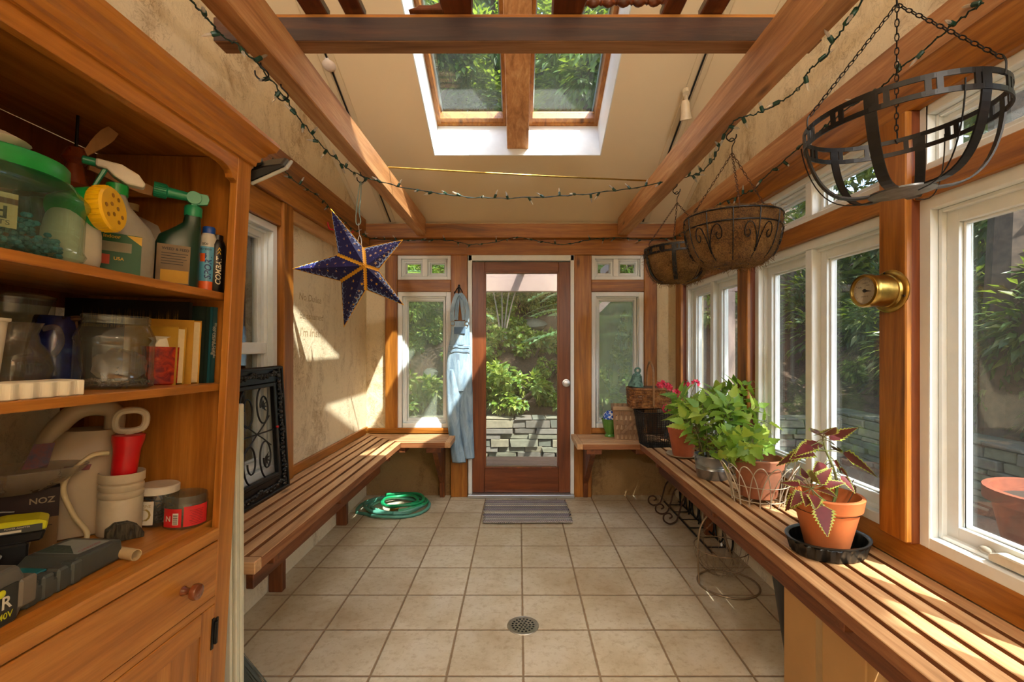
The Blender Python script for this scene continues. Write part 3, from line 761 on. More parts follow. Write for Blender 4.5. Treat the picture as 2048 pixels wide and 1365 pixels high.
bx('side_panel', (-DP, -.02, -.024, -.002, 0, 1.86), HZ, t); bx('side_panel', (-DP, -.02, -L, -L+.02, 0, 1.86), HZ, t)
bx('back_panel', (-DP-.012, -DP, -L, -.002, 1.40, 1.86), DK, t)
bx('back_stile', (-DP-.012, -DP+.01, -.075, -.024, .8, 1.40), DK, t)
bx('back_panel', (-DP-.012, -DP, -L, -.002, 0, .80), DK, t)
bx('top_panel', (-DP, -.01, -L, -.002, 1.862, 1.882), HUT['y'], t)
bx('stile', (-.022, 0, -.062, 0, 0, 1.86), HZ, t, .002); bx('stile', (-.022, 0, -L, -L+.06, 0, 1.86), HZ, t, .002)
for z in (ZT, ZM): bx('shelf', (-DP+.002, -.026, -L+.02, -.025, z-.02, z), HY, t, .002)
m = MB(); arc = [(-.062, 1.772), (-.064, 1.778), (-.082, 1.781)]+[(-.082-.055*(1-cos(a)), 1.781+.028*sin(a)) for a in (R(20), R(40), R(60), R(80))]+[(-.20, 1.810)]
poly = [(-.062, 1.86)]+arc+[(-L+.06, 1.810), (-L+.06, 1.86)]
m.prism(poly, 0, -.022, 0); m.build('arched_rail', HY, t, .002)
# cornice: cove and fillets
m = MB(); prof = [(0, 1.848), (.008, 1.848), (.010, 1.860), (.016, 1.864), (.018, 1.878), (.026, 1.884), (.032, 1.896), (.046, 1.906), (.052, 1.922), (.052, 1.932), (-.01, 1.932)]
for i in range(len(prof)-1):
    (a, z0), (b, z1) = prof[i], prof[i+1]
    m.add([(a, -L-a, z0), (a, a, z0), (b, b, z1), (b, -L-b, z1)], [(0, 1, 2, 3)])
    m.add([(a, a, z0), (-DP, a, z0), (-DP, b, z1), (b, b, z1)], [(0, 1, 2, 3)])
m.add([(.052, -L-.05, 1.932), (.052, .052, 1.932), (-DP, .052, 1.932), (-DP, -L-.05, 1.932)], [(0, 1, 2, 3)])
m.build('cornice', HUT['y'], t)
bx('counter', (-DP, -.035, -L+.02, -.025, ZL-.022, ZL), HY, t); m = MB().box(-.06, .004, -L+.06, -.063, ZL-.045, ZL-.012); m.build('counter_lip', HY, t, .004)
dr = bx('drawer', (-.02, .003, -L+.065, -.066, .622, .772), HY, t, .003)
k = hx(372, 1172, .01)
for yy in (k.y, -L-k.y): MB().lathe([(.012, 0), (.012, .003), (.009, .008), (.0085, .018), (.011, .022), (.0185, .027), (.0205, .034), (.018, .041), (.009, .044), (0, .0445)], 20, (.003, yy, .697), axis=(1, 0, 0)).build('knob', wood('knob_x', (84, 40, 18), (126, 66, 34), (160, 96, 58), 'x', .25, coat=.6), dr)
bx('rail', (-.022, 0, -L+.06, -.062, .600, .620), HY, t); bx('rail', (-.022, 0, -L+.06, -.062, .775, .797), HY, t)
bx('plinth', (-.022, .004, -L, 0, 0, .09), HY, t)
for a, b in ((-L/2+.002, -.066), (-L+.064, -L/2-.002)):
    d = MB(); d.box(-.012, -.002, a+.01, b-.01, .11, .59); d = d.build('door', HZ, t); bx('door_stile', (-.02, .002, a, a+.055, .1, .598), HZ, d, .002); bx('door_stile', (-.02, .002, b-.05, b, .1, .598), HZ, d, .002)
    bx('door_rail', (-.02, .002, a+.055, b-.05, .538, .598), HY, d, .002); bx('door_rail', (-.02, .002, a+.055, b-.05, .1, .16), HY, d, .002)
    yh = b+.003 if b > -.3 else a-.003
    for z in (.52, .18): m = MB().box(.001, .005, yh-.013, yh-.004, z-.042, z+.042).box(.001, .005, yh+.004, yh+.013, z-.036, z+.036); m.tube([(.006, yh, z-.03), (.006, yh, z+.03)], .0045, 8); m.build('hinge', IRON, d)
m = MB().tube([(-DP+.02, -.05, 1.735), (-.09, -.05, 1.735)], .008, 8); m.build('dowel_rail', HUT['x'], t)

# --- helper shapes
def bottle(m, prof, c=(0, 0, 0), seg=28, sx=1, sy=1, power=2.0): m.lathe(prof, seg, c, sx, sy, power=power)
def cyl_label(mb, r, a0, half, z0, z1, seg=14):
    vs = []
    for k in range(seg+1):
        a = a0-half+2*half*k/seg; vs += [(r*cos(a), r*sin(a), z0), (r*cos(a), r*sin(a), z1)]
    mb.add(vs, [(2*k, 2*k+2, 2*k+3, 2*k+1) for k in range(seg)], True)
def cyl_text(mb, s, size, r, a0, z, rot=False, **kw):
    if rot: put_text(mb, s, size, lambda x, y: (r*cos(a0-y/r), r*sin(a0-y/r), z+x), **kw)
    else: put_text(mb, s, size, lambda x, y: (r*cos(a0+x/r), r*sin(a0+x/r), z+y), **kw)
def P(name, rgb, rough=.35, **k): return plain(name, rgb, rough, **k)
GREENP = P('green_plastic', (20, 148, 66)); TEALP = P('teal_green_plastic', (34, 150, 104)); YEL = P('yellow_plastic', (240, 190, 20)); WHTP = P('white_plastic', (222, 214, 196), .45); TANP = P('tan_plastic', (176, 160, 132), .5, var=.06, scale=6)
INK = P('black_ink', (26, 24, 24), .5); PAPER = P('paper_white', (226, 220, 204), .7); GOLD = P('label_yellow', (226, 180, 40), .5); REDP = P('red_plastic', (204, 18, 28), .3); BLUEP = P('blue_plastic', (20, 72, 168), .35)
def clearplastic(name, tint, haze=.12, hc=(210, 220, 214)): return glass(name, tint, haze, hc, 1.2)
CLP = clearplastic('clear_plastic', (240, 243, 240), .07); CLG = clearplastic('clear_glass', (244, 246, 244), .10, (226, 220, 206)); CLGR = clearplastic('greenish_plastic', (222, 240, 230), .15, (164, 204, 184))  # clear_glass haze whitens it in place of brighter glass highlights

# --- top shelf
X = -.15; p = hx(-42, 500, X); loc = (X, p.y, ZT); a0 = camang(loc)
t = hthing('storage_jar', 'big clear plastic jar with green lid and blue pellets on the top shelf', 'jar', loc, M2=Matrix.Diagonal((1, 1, .8, 1)))
MB().lathe([(.108, 0), (.122, .008), (.126, .02), (.122, .03), (.122, .125), (.128, .135), (.128, .148), (.118, .165), (.108, .182), (.104, .19)], 40, power=3.2).build('jar_body', CLGR, t)
MB().lathe([(.113, .188), (.113, .222), (.109, .228), (0, .228)], 44).build('lid', GREENP, t)
m = MB(); q = random.Random(3)
for i in range(900):
    a = q.uniform(0, 6.28); rr_ = .108*sqrt(q.random()); hgt = .028+.075*max(0, sin(a-a0+1.7))*rr_/.108
    m.ball((rr_*cos(a), rr_*sin(a), .010+q.random()*hgt), .0062, 6, 4)
o = m.build('blue_pellets', P('blue_pellet', (36, 128, 148), .6), t); o['kind'] = 'stuff'
aL = a0-.10
m = MB(); cyl_label(m, .1275, aL, .42, .045, .118); lb = m.build('label', P('tan_label', (196, 170, 130), .7), t)
m = MB(); cyl_label(m, .128, aL, .42, .095, .107); m.build('label_band', P('brown_band', (92, 46, 24), .7), lb)
m = MB(); cyl_text(m, 'Seed', .036, .1284, aL+.06, .075, bold=True); cyl_text(m, 'PELLETS', .014, .1284, aL+.16, .055); m.build('lettering', INK, lb)
# white scoop on the lid
t = hthing('plastic_scoop', 'off-white plastic scoop lying on the green jar lid', 'scoop', (X+.02, p.y-.02, ZT+.2285*.8), .5)
m = MB().lathe([(.018, .0), (.03, .004), (.042, .022), (.036, .026), (.024, .034), (.012, .038), (0, .038)], 24, sx=1.4, power=3); m.build('bowl', WHTP, t)
bx('handle', (-.13, -.05, -.012, .012, .012, .02), WHTP, t, .003)
t = hthing('seed_packet', 'folded paper packet lying behind the scoop on the green jar lid', 'packet', (X-.04, p.y-.035, ZT+.229*.8), -.3); bx('sheet', (-.05, .05, -.03, .03, 0, .006), PAPER, t)
# whirligig
X = -.235; p = hx(146, 400, X); loc = (X, p.y, ZT)
t = hthing('whirligig', 'carved dark wooden whirligig with pale paddle blades at the back of the top shelf', 'ornament', loc, M2=Matrix.Scale(1.3, 4))
dw = wood('darkwood_z', (70, 26, 10), (110, 48, 20), (140, 72, 34), 'z', .3, coat=.4); pw = wood('palewood_z', (150, 108, 66), (184, 140, 94), (204, 164, 118), 'z', .5)
m = MB().lathe([(.075, 0), (.075, .012), (.06, .016), (0, .016)], 20); m.build('base', dw, t); m = MB().lathe([(.07, .12), (.075, .13), (.05, .145), (.02, .165), (.012, .2), (.02, .21), (.012, .23), (0, .23)], 20); m.build('tower', dw, t)
for i in range(8): a = i*pi/4; MB().lathe([(.008, .016), (.011, .03), (.006, .045), (.011, .07), (.006, .095), (.009, .12)], 10, (.06*cos(a), .06*sin(a), 0)).build('column', dw, t)
for i in range(6):
    a = i*pi/3+.2; MB().ball((.07*cos(a), .07*sin(a), .135), .008, 8, 6).build('bead', P('ivory_bead', (206, 180, 140)), t)
e = 1/sqrt(2)
for (d, ln) in (((.1, .55, .8), .085), ((.3, .95, -.06), .11)):
    d = Vector(d).normalized(); s = d.cross(HCAM-Vector(loc)).normalized(); c0 = Vector((0, 0, .205))
    pts = [c0+d*(.02+ln*k/5) for k in range(6)]; m = MB(); wd = [.005, .008, .012, .0145, .0155, .012]
    vs = []; kx = d.cross(s)
    for q_, w_ in zip(pts, wd): vs += [q_+s*w_/2*1.5+kx*.003, q_-s*w_/2*1.5+kx*.003, q_-s*w_/2*1.5-kx*.003, q_+s*w_/2*1.5-kx*.003]
    m.add(vs, [(0, 1, 2, 3), (20, 21, 22, 23)]+[(4*i+k, 4*i+(k+1) % 4, 4*i+4+(k+1) % 4, 4*i+4+k) for i in range(5) for k in range(4)]); m.build('blade', pw, t)
MB().tube([(0, 0, .23), (0, 0, .29)], .0025).build('pin', IRON, t)
# shaker jug
X = -.10; p = hx(142, 500, X); loc = (X, p.y, ZT)
t = hthing('shaker_jug', 'white jug with green collar and yellow perforated shaker cap', 'jug', loc, 0)
MB().lathe([(.034, 0), (.042, .006), (.044, .02), (.043, .07), (.038, .10), (.030, .118), (.028, .122)], 28, power=2.6).build('jug_body', P('milky_plastic', (200, 196, 180), .5), t)
ax = Vector((.95, .25, .1)).normalized(); c0 = Vector((-.005, .006, .122))+ax*.016
MB().lathe([(.030, -.05), (.036, -.03), (.042, -.012), (.0445, .022), (.0445, .03)], 28, c0, axis=ax).build('collar', GREENP, t)
cp = MB().lathe([(.044, .026), (.0465, .03), (.0465, .052), (.043, .056), (0, .056)], 36, c0, axis=ax).build('cap', YEL, t)
Q = Vector((0, 0, 1)).rotation_difference(ax); m = MB()
for i in range(9): a = i*.7; rr_ = .012 if i % 3 == 0 else .028; m.lathe([(.0045, 0), (.0045, .0012), (0, .0012)], 10, c0+Q @ Vector((rr_*cos(a), rr_*sin(a), .0557)), axis=ax)
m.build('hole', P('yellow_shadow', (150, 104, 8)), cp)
m = MB()
for i in range(30): a = 2*pi*i/30; m.tube([c0+Q @ Vector((.0468*cos(a), .0468*sin(a), z)) for z in (.031, .051)], .0013, 4)
m.build('grip_rib', YEL, cp)
# trigger spray bottle
X = -.13; p = hx(243, 540, X); loc = (X, p.y, ZT); a0 = camang(loc)
t = hthing('trigger_spray_bottle', 'grey spray bottle with white trigger head and green label on the top shelf', 'bottle', loc, a0+pi/2)   # local x runs left-right for the viewer, -y faces the viewer
GB = P('grey_plastic', (146, 142, 130), .4)
m = MB(); sec = [(.0, .056, .030), (.004, .060, .034), (.10, .060, .034), (.125, .054, .032), (.15, .036, .026), (.172, .021, .02), (.20, .016, .016)]
vs = []; n = 28
for z, a, b in sec:
    off = -.016*max(0, (z-.10)/.1)
    for k in range(n):
        th = 2*pi*k/n; ca, sa = cos(th), sin(th); q_ = (abs(ca)**3+abs(sa)**3)**(-1/3)
        vs.append((off+a*ca*q_, b*sa*q_, z))
m.add(vs, [tuple(range(n))[::-1]]+[(i*n+k, i*n+(k+1) % n, (i+1)*n+(k+1) % n, (i+1)*n+k) for i in range(len(sec)-1) for k in range(n)], True); m.build('bottle_body', GB, t)
MB().lathe([(.021, .196), (.021, .22), (.017, .222)], 24, (-.016, 0, 0)).build('collar', GREENP, t)
m = MB().prism([(-.056, .252), (-.056, .270), (-.01, .268), (.022, .252), (.036, .232), (.032, .222), (.0, .224), (-.022, .236), (-.036, .250)], 1, -.014, .014); m.build('trigger_head', WHTP, t, .004, seg=2)
m = MB().lathe([(.0095, 0), (.0095, .022), (.006, .024)], 14, (-.056, 0, .262), axis=(-1, 0, 0.03)); m.build('nozzle', TEALP, t)
m = MB().prism([(-.044, .250), (-.034, .250), (-.052, .205), (-.062, .198), (-.060, .206)], 1, -.008, .008); m.build('trigger', TEALP, t, .002)
lb = MB().box(-.052, .034, -.0352, -.0344, .008, .10).build('label', P('label_green', (14, 92, 52), .5), t)
m = MB().box(-.048, .016, -.0358, -.0352, .058, .080); m.build('label_panel', P('label_grey', (150, 148, 122), .6), lb)
m = MB().prism([(.006, .0985), (.034, .0985), (.034, .078)], 1, -.0358, -.0352); m.build('corner_flash', GOLD, lb)
m = MB().box(-.048, -.022, -.0358, -.0352, .028, .050); m.build('flag_patch', P('label_orange', (196, 74, 40), .6), lb)
f = lambda dx, dz: (lambda x, y: (dx+x, -.0362, dz+y))
m = MB(); put_text(m, 'Indoor', .011, f(-.02, .092), bold=True); put_text(m, 'USA', .010, f(-.006, .042), bold=True); m.build('lettering', GOLD, lb)
# milky jug behind
X = -.33; p = hx(286, 430, X); loc = (X, p.y, ZT)
t = hthing('milky_jug', 'milky white handled jug behind the spray bottles', 'jug', loc, M2=Matrix.Rotation(camang(loc)+pi/2, 4, 'Z') @ Matrix.Scale(1.28, 4))
MB().lathe([(.06, 0), (.07, .01), (.07, .13), (.062, .15), (.03, .17), (.02, .18), (.02, .2)], 28, power=3).build('jug_body', P('milky_grey', (170, 162, 146), .45), t)
MB().tube(spline([(-.03, 0, .16), (-.034, 0, .205), (0, 0, .225), (.03, 0, .205), (.052, 0, .16), (.058, 0, .13)], 5), .013, 8).build('handle', P('milky_grey', None), t)
MB().lathe([(.012, .2), (.013, .215), (0, .216)], 12, (-.02, -.03, -.02)).build('cap', P('cap_cream', (216, 196, 140)), t)
# hose-end bottle
X = -.12; p = hx(352, 560, X); loc = (X, p.y, ZT); a0 = camang(loc)
t = hthing('hose_end_bottle', 'dark green sprayer bottle with a bright green hose-end nozzle', 'bottle', loc, a0+pi/2)
DG = P('dark_green_plastic', (24, 58, 44), .3)
m = MB(); sec = [(.0, .046, .030, 0), (.004, .050, .033, 0), (.115, .050, .033, 0), (.14, .046, .031, .004), (.165, .030, .024, .02), (.18, .021, .02, .028), (.205, .018, .018, .03)]
vs = []
for z, a, b, off in sec:
    for k in range(n):
        th = 2*pi*k/n; ca, sa = cos(th), sin(th); q_ = (abs(ca)**3+abs(sa)**3)**(-1/3); vs.append((off+a*ca*q_, b*sa*q_, z))
m.add(vs, [tuple(range(n))[::-1]]+[(i*n+k, i*n+(k+1) % n, (i+1)*n+(k+1) % n, (i+1)*n+k) for i in range(len(sec)-1) for k in range(n)], True); m.build('bottle_body', DG, t)
m = MB().lathe([(.020, .200), (.021, .204), (.021, .226), (.018, .23)], 22, (.03, 0, 0)); m.build('collar', TEALP, t)
m = MB().lathe([(.0185, .0), (.0185, .028), (.014, .03), (.013, .05), (.011, .09)], 20, (-.058, 0, .258), axis=(1, 0, -.06)); m.lathe([(.018, -.012), (.018, .012)], 18, (.030, 0, .252), axis=(0, 1, 0)); m.box(.024, .038, -.010, .010, .226, .25)
m.prism([(.034, .232), (.062, .240), (.066, .254), (.062, .266), (.040, .268)], 1, -.008, .008)
m.build('hose_nozzle', TEALP, t, .001)
m = MB()
for i in range(22): a = 2*pi*i/22; m.tube([(-.0575, .0187*cos(a), .258+.0187*sin(a)), (-.031, .0187*cos(a), .2565+.0187*sin(a))], .001, 4)
m.build('grip_rib', TEALP, t)
lb = MB().box(-.044, .028, -.0342, -.0334, .01, .112).build('label', P('label_tan', (134, 112, 82), .6), t)
MB().box(-.034, .026, -.0348, -.0342, .012, .045).build('label_patch', P('label_dim_yellow', (196, 150, 30), .6), lb)
f = lambda dx, dz: (lambda x, y: (dx+x, -.0352, dz+y))
m = MB(); put_text(m, 'WEED & FEED', .0095, f(-.004, .10), bold=True); 
for i, w_ in enumerate((.06, .055, .058, .05, .05)): m.box(-.034, -.034+w_*.95, -.0352, -.0342, .088-.007*i, .0895-.007*i)
m.build('lettering', INK, lb)
# sunscreen can
X = -.075; p = hx(413, 560, X); loc = (X, p.y, ZT); a0 = camang(loc)
t = hthing('sunscreen_can', 'white and blue spray can lettered SPORT on the top shelf', 'spray can', loc, 0)
MB().lathe([(.019, 0), (.0215, .003), (.0215, .15), (.016, .163), (.014, .165)], 28).build('can_body', P('can_white', (204, 204, 198), .25), t)
MB().lathe([(.0152, .162), (.0158, .165), (.0158, .180), (.014, .183), (0, .183)], 24).build('cap', BLUEP, t)
m = MB(); cyl_label(m, .0218, a0, pi*.99, .028, .125, 40); m.build('blue_band', P('can_blue', (92, 168, 210), .3), t)
m = MB(); cyl_label(m, .0218, a0, pi*.99, .0, .028, 40); m.build('orange_band', P('can_orange', (226, 98, 36), .3), t)
m = MB(); cyl_text(m, 'SPORT', .023, .0222, a0+.12, .068, True, bold=True, shear=.2); m.build('lettering', P('ink_blue', (16, 56, 120), .4), t)
m = MB(); cyl_text(m, 'ate', .013, .0222, a0-.35, .133); cyl_text(m, 'screen', .011, .0222, a0-.3, .118); m.build('lettering', INK, t)
m = MB(); cyl_label(m, .0221, a0-.6, .32, .082, .105); m.build('orange_disc', P('can_orange', None), t)
# black can
X = -.06; p = hx(431, 560, X); loc = (X, p.y, ZT); a0 = camang(loc)
t = hthing('black_spray_can', 'black spray can with cream upright lettering at the end of the top shelf', 'spray can', loc, 0)
MB().lathe([(.02, 0), (.022, .003), (.022, .135), (.016, .148), (.014, .15), (.014, .164), (0, .165)], 26).build('can_body', P('can_black', (20, 18, 18), .3), t)
m = MB(); cyl_text(m, 'COMBAT', .019, .0224, a0+.30, .060, True, bold=True, shear=.25); m.build('lettering', P('ink_cream', (226, 216, 190), .4), t)
m = MB()
for zz in (.112, .122): cyl_text(m, '>', .02, .0224, a0+.3, zz, True)
m.build('chevron', GOLD, t)
MB().tube([(-.012, -.022, .02), (-.012, -.022, .165)], .0017, 6).build('straw', REDP, t)

# --- middle shelf: books
def book(label, y0, th, x1, dep, hgt, cov, pages_out, group='books on the middle shelf', txt=None, inkm=None):
    t = hthing('book', label, 'book', (x1, y0, ZM), 0, group)
    c = MB().box(-dep, 0, 0, .002, 0, hgt).box(-dep, 0, th-.002, th, 0, hgt)
    c.box(-dep, -dep+.002, 0, th, 0, hgt) if pages_out else c.box(-.002, 0, 0, th, 0, hgt)
    c.build('cover', cov, t)
    bx('pages', ((-dep+.004) if pages_out else (-dep+.003), (-.003 if pages_out else -.004), .002, th-.002, .004, hgt-.004), P('page_cream', (222, 204, 160), .8, var=.05, scale=90), t)
    if txt:
        m = MB()
        for s, sz, dy, dz in txt: put_text(m, s, sz, lambda x, y: (.0005, dy+y, dz-x))
        m.build('lettering', inkm or PAPER, t)
    return t
book('tall teal hardback on gardening, last on the middle shelf', -.054, .019, -.055, .17, .215, P('cover_teal', (26, 84, 96), .5), False, txt=[('Illustrated Guide', .015, .013, .12), ('to Gardening', .015, .006, .12)])
book('dark green hardback beside the teal gardening book', -.072, .016, -.062, .17, .214, P('cover_dark_green', (26, 44, 38), .5), False)
book('thin red patterned book between the dark green book and the yellow books', -.083, .010, -.075, .14, .155, P('cover_red_pattern', (128, 40, 30), .5, var=.3, scale=160), False)
book('yellow hardback with cream pages facing out, right of the pair', -.118, .031, -.062, .19, .172, P('cover_yellow', (196, 148, 56), .5), True)
book('slim grey paperback squeezed between the two yellow hardbacks', -.130, .010, -.085, .13, .15, P('cover_grey', (140, 132, 112), .6), True)
book('yellow hardback with cream pages facing out, left of the pair', -.162, .030, -.070, .14, .150, P('cover_mustard', (188, 146, 50), .5), True)
t = hthing('picture_book', 'large dark picture book with a forest scene leaning behind the other books', 'book', (-.24, -.10, ZM), 0)
bx('cover', (-.20, .15, .0, .012, 0, .222), P('cover_black', (16, 16, 14), .4), t)
m = MB(); q = random.Random(9)
for i in range(170): x = q.uniform(-.15, .12); h_ = q.uniform(.02, .06); w_ = q.uniform(.001, .003); m.add([(x-w_, -.0006, .145), (x+w_, -.0006, .145), (x, -.0006, .145+h_)], [(0, 1, 2)])
m.build('forest_print', P('forest_ochre', (150, 112, 52), .6, var=.4, scale=200, c2=(40, 56, 30)), t)
# orange glass votive
X = -.115; p = hx(325, 770, X); loc = (X, p.y-.012, ZM); a0 = camang(loc)
t = hthing('orange_glass_tumbler', 'square orange-red mottled glass tumbler with a tissue inside', 'tumbler', loc, a0+.25)
ORG = NT('orange_glass'); v = ORG.coord((1, 1, 1)); nz = ORG.noise(v, 32, 5, .6, 1.5)
ORG.col(ORG.ramp(nz, [(.35, (120, 12, 4)), (.6, (206, 56, 14)), (.75, (232, 110, 50))])); ORG.p(Roughness=.1, Transmission__Weight=.35)
MB().lathe([(.0, 0), (.030, 0), (.034, .004), (.035, .098), (.032, .098), (.031, .012), (0, .012)], 32, power=7).build('glass_body', ORG.m, t)
m = MB().lathe([(.028, .03), (.027, .10), (.018, .115), (.026, .122), (.010, .118), (0, .113)], 9); q = random.Random(2); m.v = [(a+q.uniform(-.004, .004), b+q.uniform(-.004, .004), c+q.uniform(-.006, .006)) for a, b, c in m.v]; m.build('tissue', PAPER, t)
# large clear jar with screws
X = -.125; p = hx(226, 785, X); loc = (X, p.y, ZM); a0 = camang(loc)
t = hthing('clear_jar', 'wide clear plastic jar holding a crumpled bag and screws on the middle shelf', 'jar', loc, a0)
MB().lathe([(.0, .001), (.066, 0), (.074, .006), (.076, .02), (.073, .028), (.073, .105), (.075, .112), (.073, .12), (.063, .142), (.061, .146), (.063, .148), (.063, .152), (.061, .153), (.063, .157), (.0635, .166), (.060, .168), (.058, .166), (.058, .148)], 44, power=3.4).build('jar_body', CLP, t)
m = MB(); q = random.Random(8)
for i in range(90):
    a = q.uniform(0, 6.28); rr_ = .06*sqrt(q.random()); d = rdir(q)*.011; d.z *= .3; c = Vector((rr_*cos(a), rr_*sin(a), q.uniform(.006, .018))); m.tube([c-d, c+d], .0018, 5); m.ball(c+d, .0036, 6, 4)
o = m.build('screws', P('screw_metal', (122, 108, 84), .4, metal=.7), t); o['kind'] = 'stuff'
m = MB().ball((.005, .01, .052), .05, 14, 10, (.9, 1, .75)); m.v = [(a+q.uniform(-.007, .007), b+q.uniform(-.007, .007), max(.012, c+q.uniform(-.006, .006))) for a, b, c in m.v]; m.build('crumpled_bag', glass('film', (240, 240, 240), .22, (220, 216, 206), 1.5, 40), t)
# rusty spike
X = -.20; p = hx(140, 690, X); t = hthing('rusty_spike', 'rusty mushroom-headed spike leaning behind the clear jar', 'spike', (X, p.y+.02, ZM), 0)
MB().tube([(0, .02, 0), (0, -.012, .155)], .0045, 8).build('shaft', RUST, t); MB().lathe([(.006, -.006), (.012, -.002), (.013, .002), (.008, .006), (0, .007)], 16, (0, -.012, .156), axis=(0, -.2, 1)).build('head', RUST, t)
# blue vase
X = -.235; p = hx(104, 772, X); loc = (X, p.y, ZM)
t = hthing('blue_vase', 'dark blue glazed tapering vase on the middle shelf', 'vase', loc, 0)
BV = NT('blue_glaze'); v = BV.coord((1, 1, 1)); BV.col(BV.ramp(BV.noise(v, 18, 5, .6), [(.35, (12, 14, 40)), (.6, (22, 30, 84)), (.8, (60, 80, 120))])); BV.p(Roughness=.15)
MB().lathe([(0, 0), (.050, 0), (.053, .006), (.052, .03), (.046, .09), (.037, .155), (.035, .160), (.033, .158), (.03, .12), (0, .1)], 36).build('vase_body', BV.m, t)
# glass pitcher
X = -.22; p = hx(22, 772, X); loc = (X, p.y, ZM); a0 = camang(loc)
t = hthing('glass_pitcher', 'round clear glass pitcher left of the blue vase', 'pitcher', loc, a0+pi/2)
MB().lathe([(0, .001), (.040, 0), (.056, .012), (.064, .045), (.056, .078), (.040, .098), (.036, .118), (.042, .136), (.045, .140), (.043, .140), (.034, .118), (.037, .099), (.053, .078), (.061, .045), (.053, .014), (0, .006)], 40).build('pitcher_body', CLG, t)
MB().tube(spline([(.040, 0, .128), (.062, 0, .132), (.070, 0, .10), (.058, 0, .07)], 6), .006, 8).build('handle', CLG, t)
X = -.37; p = hx(18, 690, X); t = hthing('glass_canister', 'tall clear glass canister at the back of the middle shelf', 'canister', (X, p.y, ZM), 0)
MB().lathe([(0, .001), (.07, 0), (.074, .01), (.074, .13), (.062, .15), (.064, .158), (.074, .165), (.074, .20), (.07, .2), (.058, .152), (.07, .13), (.07, .012), (0, .008)], 36).build('canister_body', CLG, t)
MB().lathe([(.075, .2), (.077, .206), (.06, .212), (0, .214)], 36).build('lid', CLG, t)
X = -.09; p = hx(-6, 770, X); t = hthing('paper_cup', 'white paper cup at the left edge of the middle shelf', 'cup', (X-.02, p.y-.02, ZM), 0)
MB().lathe([(0, 0), (.028, 0), (.037, .135), (.041, .137), (.041, .142), (.036, .142), (.027, .01), (0, .01)], 28).build('cup_body', WHTP, t)
# scalloped foam block
pl = hx(168, 790, -.045); t = hthing('foam_tray', 'white scalloped foam block lying on the front of the middle shelf', 'foam block', (-.032, pl.y-.012, ZM), 0)
pts = [(0, 0)]+[(-.0025*(1-cos(k*pi/5)), -.26*k/80) for k in range(81)]; poly = [(x, y) for x, y in pts]+[(-.05, -.26), (-.05, .0)]
MB().prism(poly, 2, 0, .030).build('foam_block', P('foam_white', (226, 220, 200), .8, var=.02), t, .002)

# --- counter level
def H3(px, py, y):
    d = HI.to_3x3() @ Vector(((px-CX)/F, 1, -(py-CY)/F)); p = HCAM+d*((y-HCAM.y)/d.y); return (p.x, y, ZL)
def H2(px, py, x): p = hx(px, py, x); return (x, p.y, ZL)
# sprayer tank with pump
loc = H2(163, 1060, -.30); a0 = camang(loc)
t = hthing('garden_sprayer', 'tan tank garden sprayer with red hand pump and cream hose on the hutch counter', 'sprayer', loc, a0+pi/2)
m = MB(); sec = [(0, .088, .062, -.03), (.006, .096, .070, -.03), (.165, .096, .070, -.03), (.19, .088, .066, -.024), (.235, .066, .055, -.002), (.262, .055, .045, .012)]
vs = []
for z, a, b, off in sec:
    for k in range(n):
        th = 2*pi*k/n; ca, sa = cos(th), sin(th); q_ = (abs(ca)**3.4+abs(sa)**3.4)**(-1/3.4); vs.append((off+a*ca*q_, b*sa*q_, z))
m.add(vs, [tuple(range(n))[::-1], tuple(range((len(sec)-1)*n, len(sec)*n))]+[(i*n+k, i*n+(k+1) % n, (i+1)*n+(k+1) % n, (i+1)*n+k) for i in range(len(sec)-1) for k in range(n)], True); m.build('tank', TANP, t)
m = MB().tube(spline([(-.085, -.01, .195), (-.062, -.012, .262), (-.02, -.012, .312), (.03, -.012, .318), (.052, -.012, .300), (.052, -.012, .255)], 6), .022, 10); m.build('handle', TANP, t)
PC = (.072, -.075, 0)
m = MB().lathe([(0, 0), (.042, 0), (.046, .005), (.046, .09), (.043, .094), (.047, .1), (.047, .108), (.043, .112), (.047, .118), (.047, .126), (.043, .13), (.048, .136), (.048, .158), (.045, .158), (.042, .1), (0, .09)], 36, PC); m.build('pump_cup', P('pump_cup', (196, 184, 158), .5), t)
rp = MB().lathe([(.026, .10), (.027, .16), (.029, .215), (.035, .240), (.035, .252), (.028, .254), (0, .254)], 30, PC); rp.xf(lambda v: v+Vector((.06*(v.z-.1), 0, 0))); rp = rp.build('pump_barrel', REDP, t)
m = MB().tube([(PC[0]+.008, PC[1], .25), (PC[0]+.011, PC[1], .262)], .011, 10)
m.tube(spline([(PC[0]-.012, PC[1], .264), (PC[0]-.02, PC[1], .292), (PC[0]-.008, PC[1], .312), (PC[0]+.026, PC[1], .314), (PC[0]+.042, PC[1], .298), (PC[0]+.034, PC[1], .266)], 6, True), .0085, 8, True); m.build('pump_handle', P('handle_cream', (206, 196, 170), .5), t)
m = MB().tube(spline([(PC[0]-.03, PC[1]-.02, .212), (PC[0]-.066, PC[1]-.03, .208), (PC[0]-.108, PC[1]-.035, .15), (PC[0]-.09, PC[1]-.045, .08), (PC[0]-.062, PC[1]-.055, .03), (PC[0]-.075, PC[1]-.06, .006), (PC[0]-.12, PC[1]-.04, .006)], 8), .0058, 10); m.build('hose', P('hose_cream', (206, 192, 150), .4), t)
m = MB().add([(-.118, -.0745, .205), (-.075, -.0745, .205), (-.064, -.066, .262), (-.10, -.066, .262)], [(0, 1, 2, 3)]); m.add([(-.05, -.0715, .19), (.0, -.0715, .19), (.004, -.069, .203), (-.046, -.069, .203)], [(0, 1, 2, 3)]); m.xf(lambda v: v+Vector((.008, .0, -.02))); m.build('label', P('label_dark_red', (112, 28, 26), .5, var=.25, scale=60, c2=(50, 40, 70)), t, solid=.001)
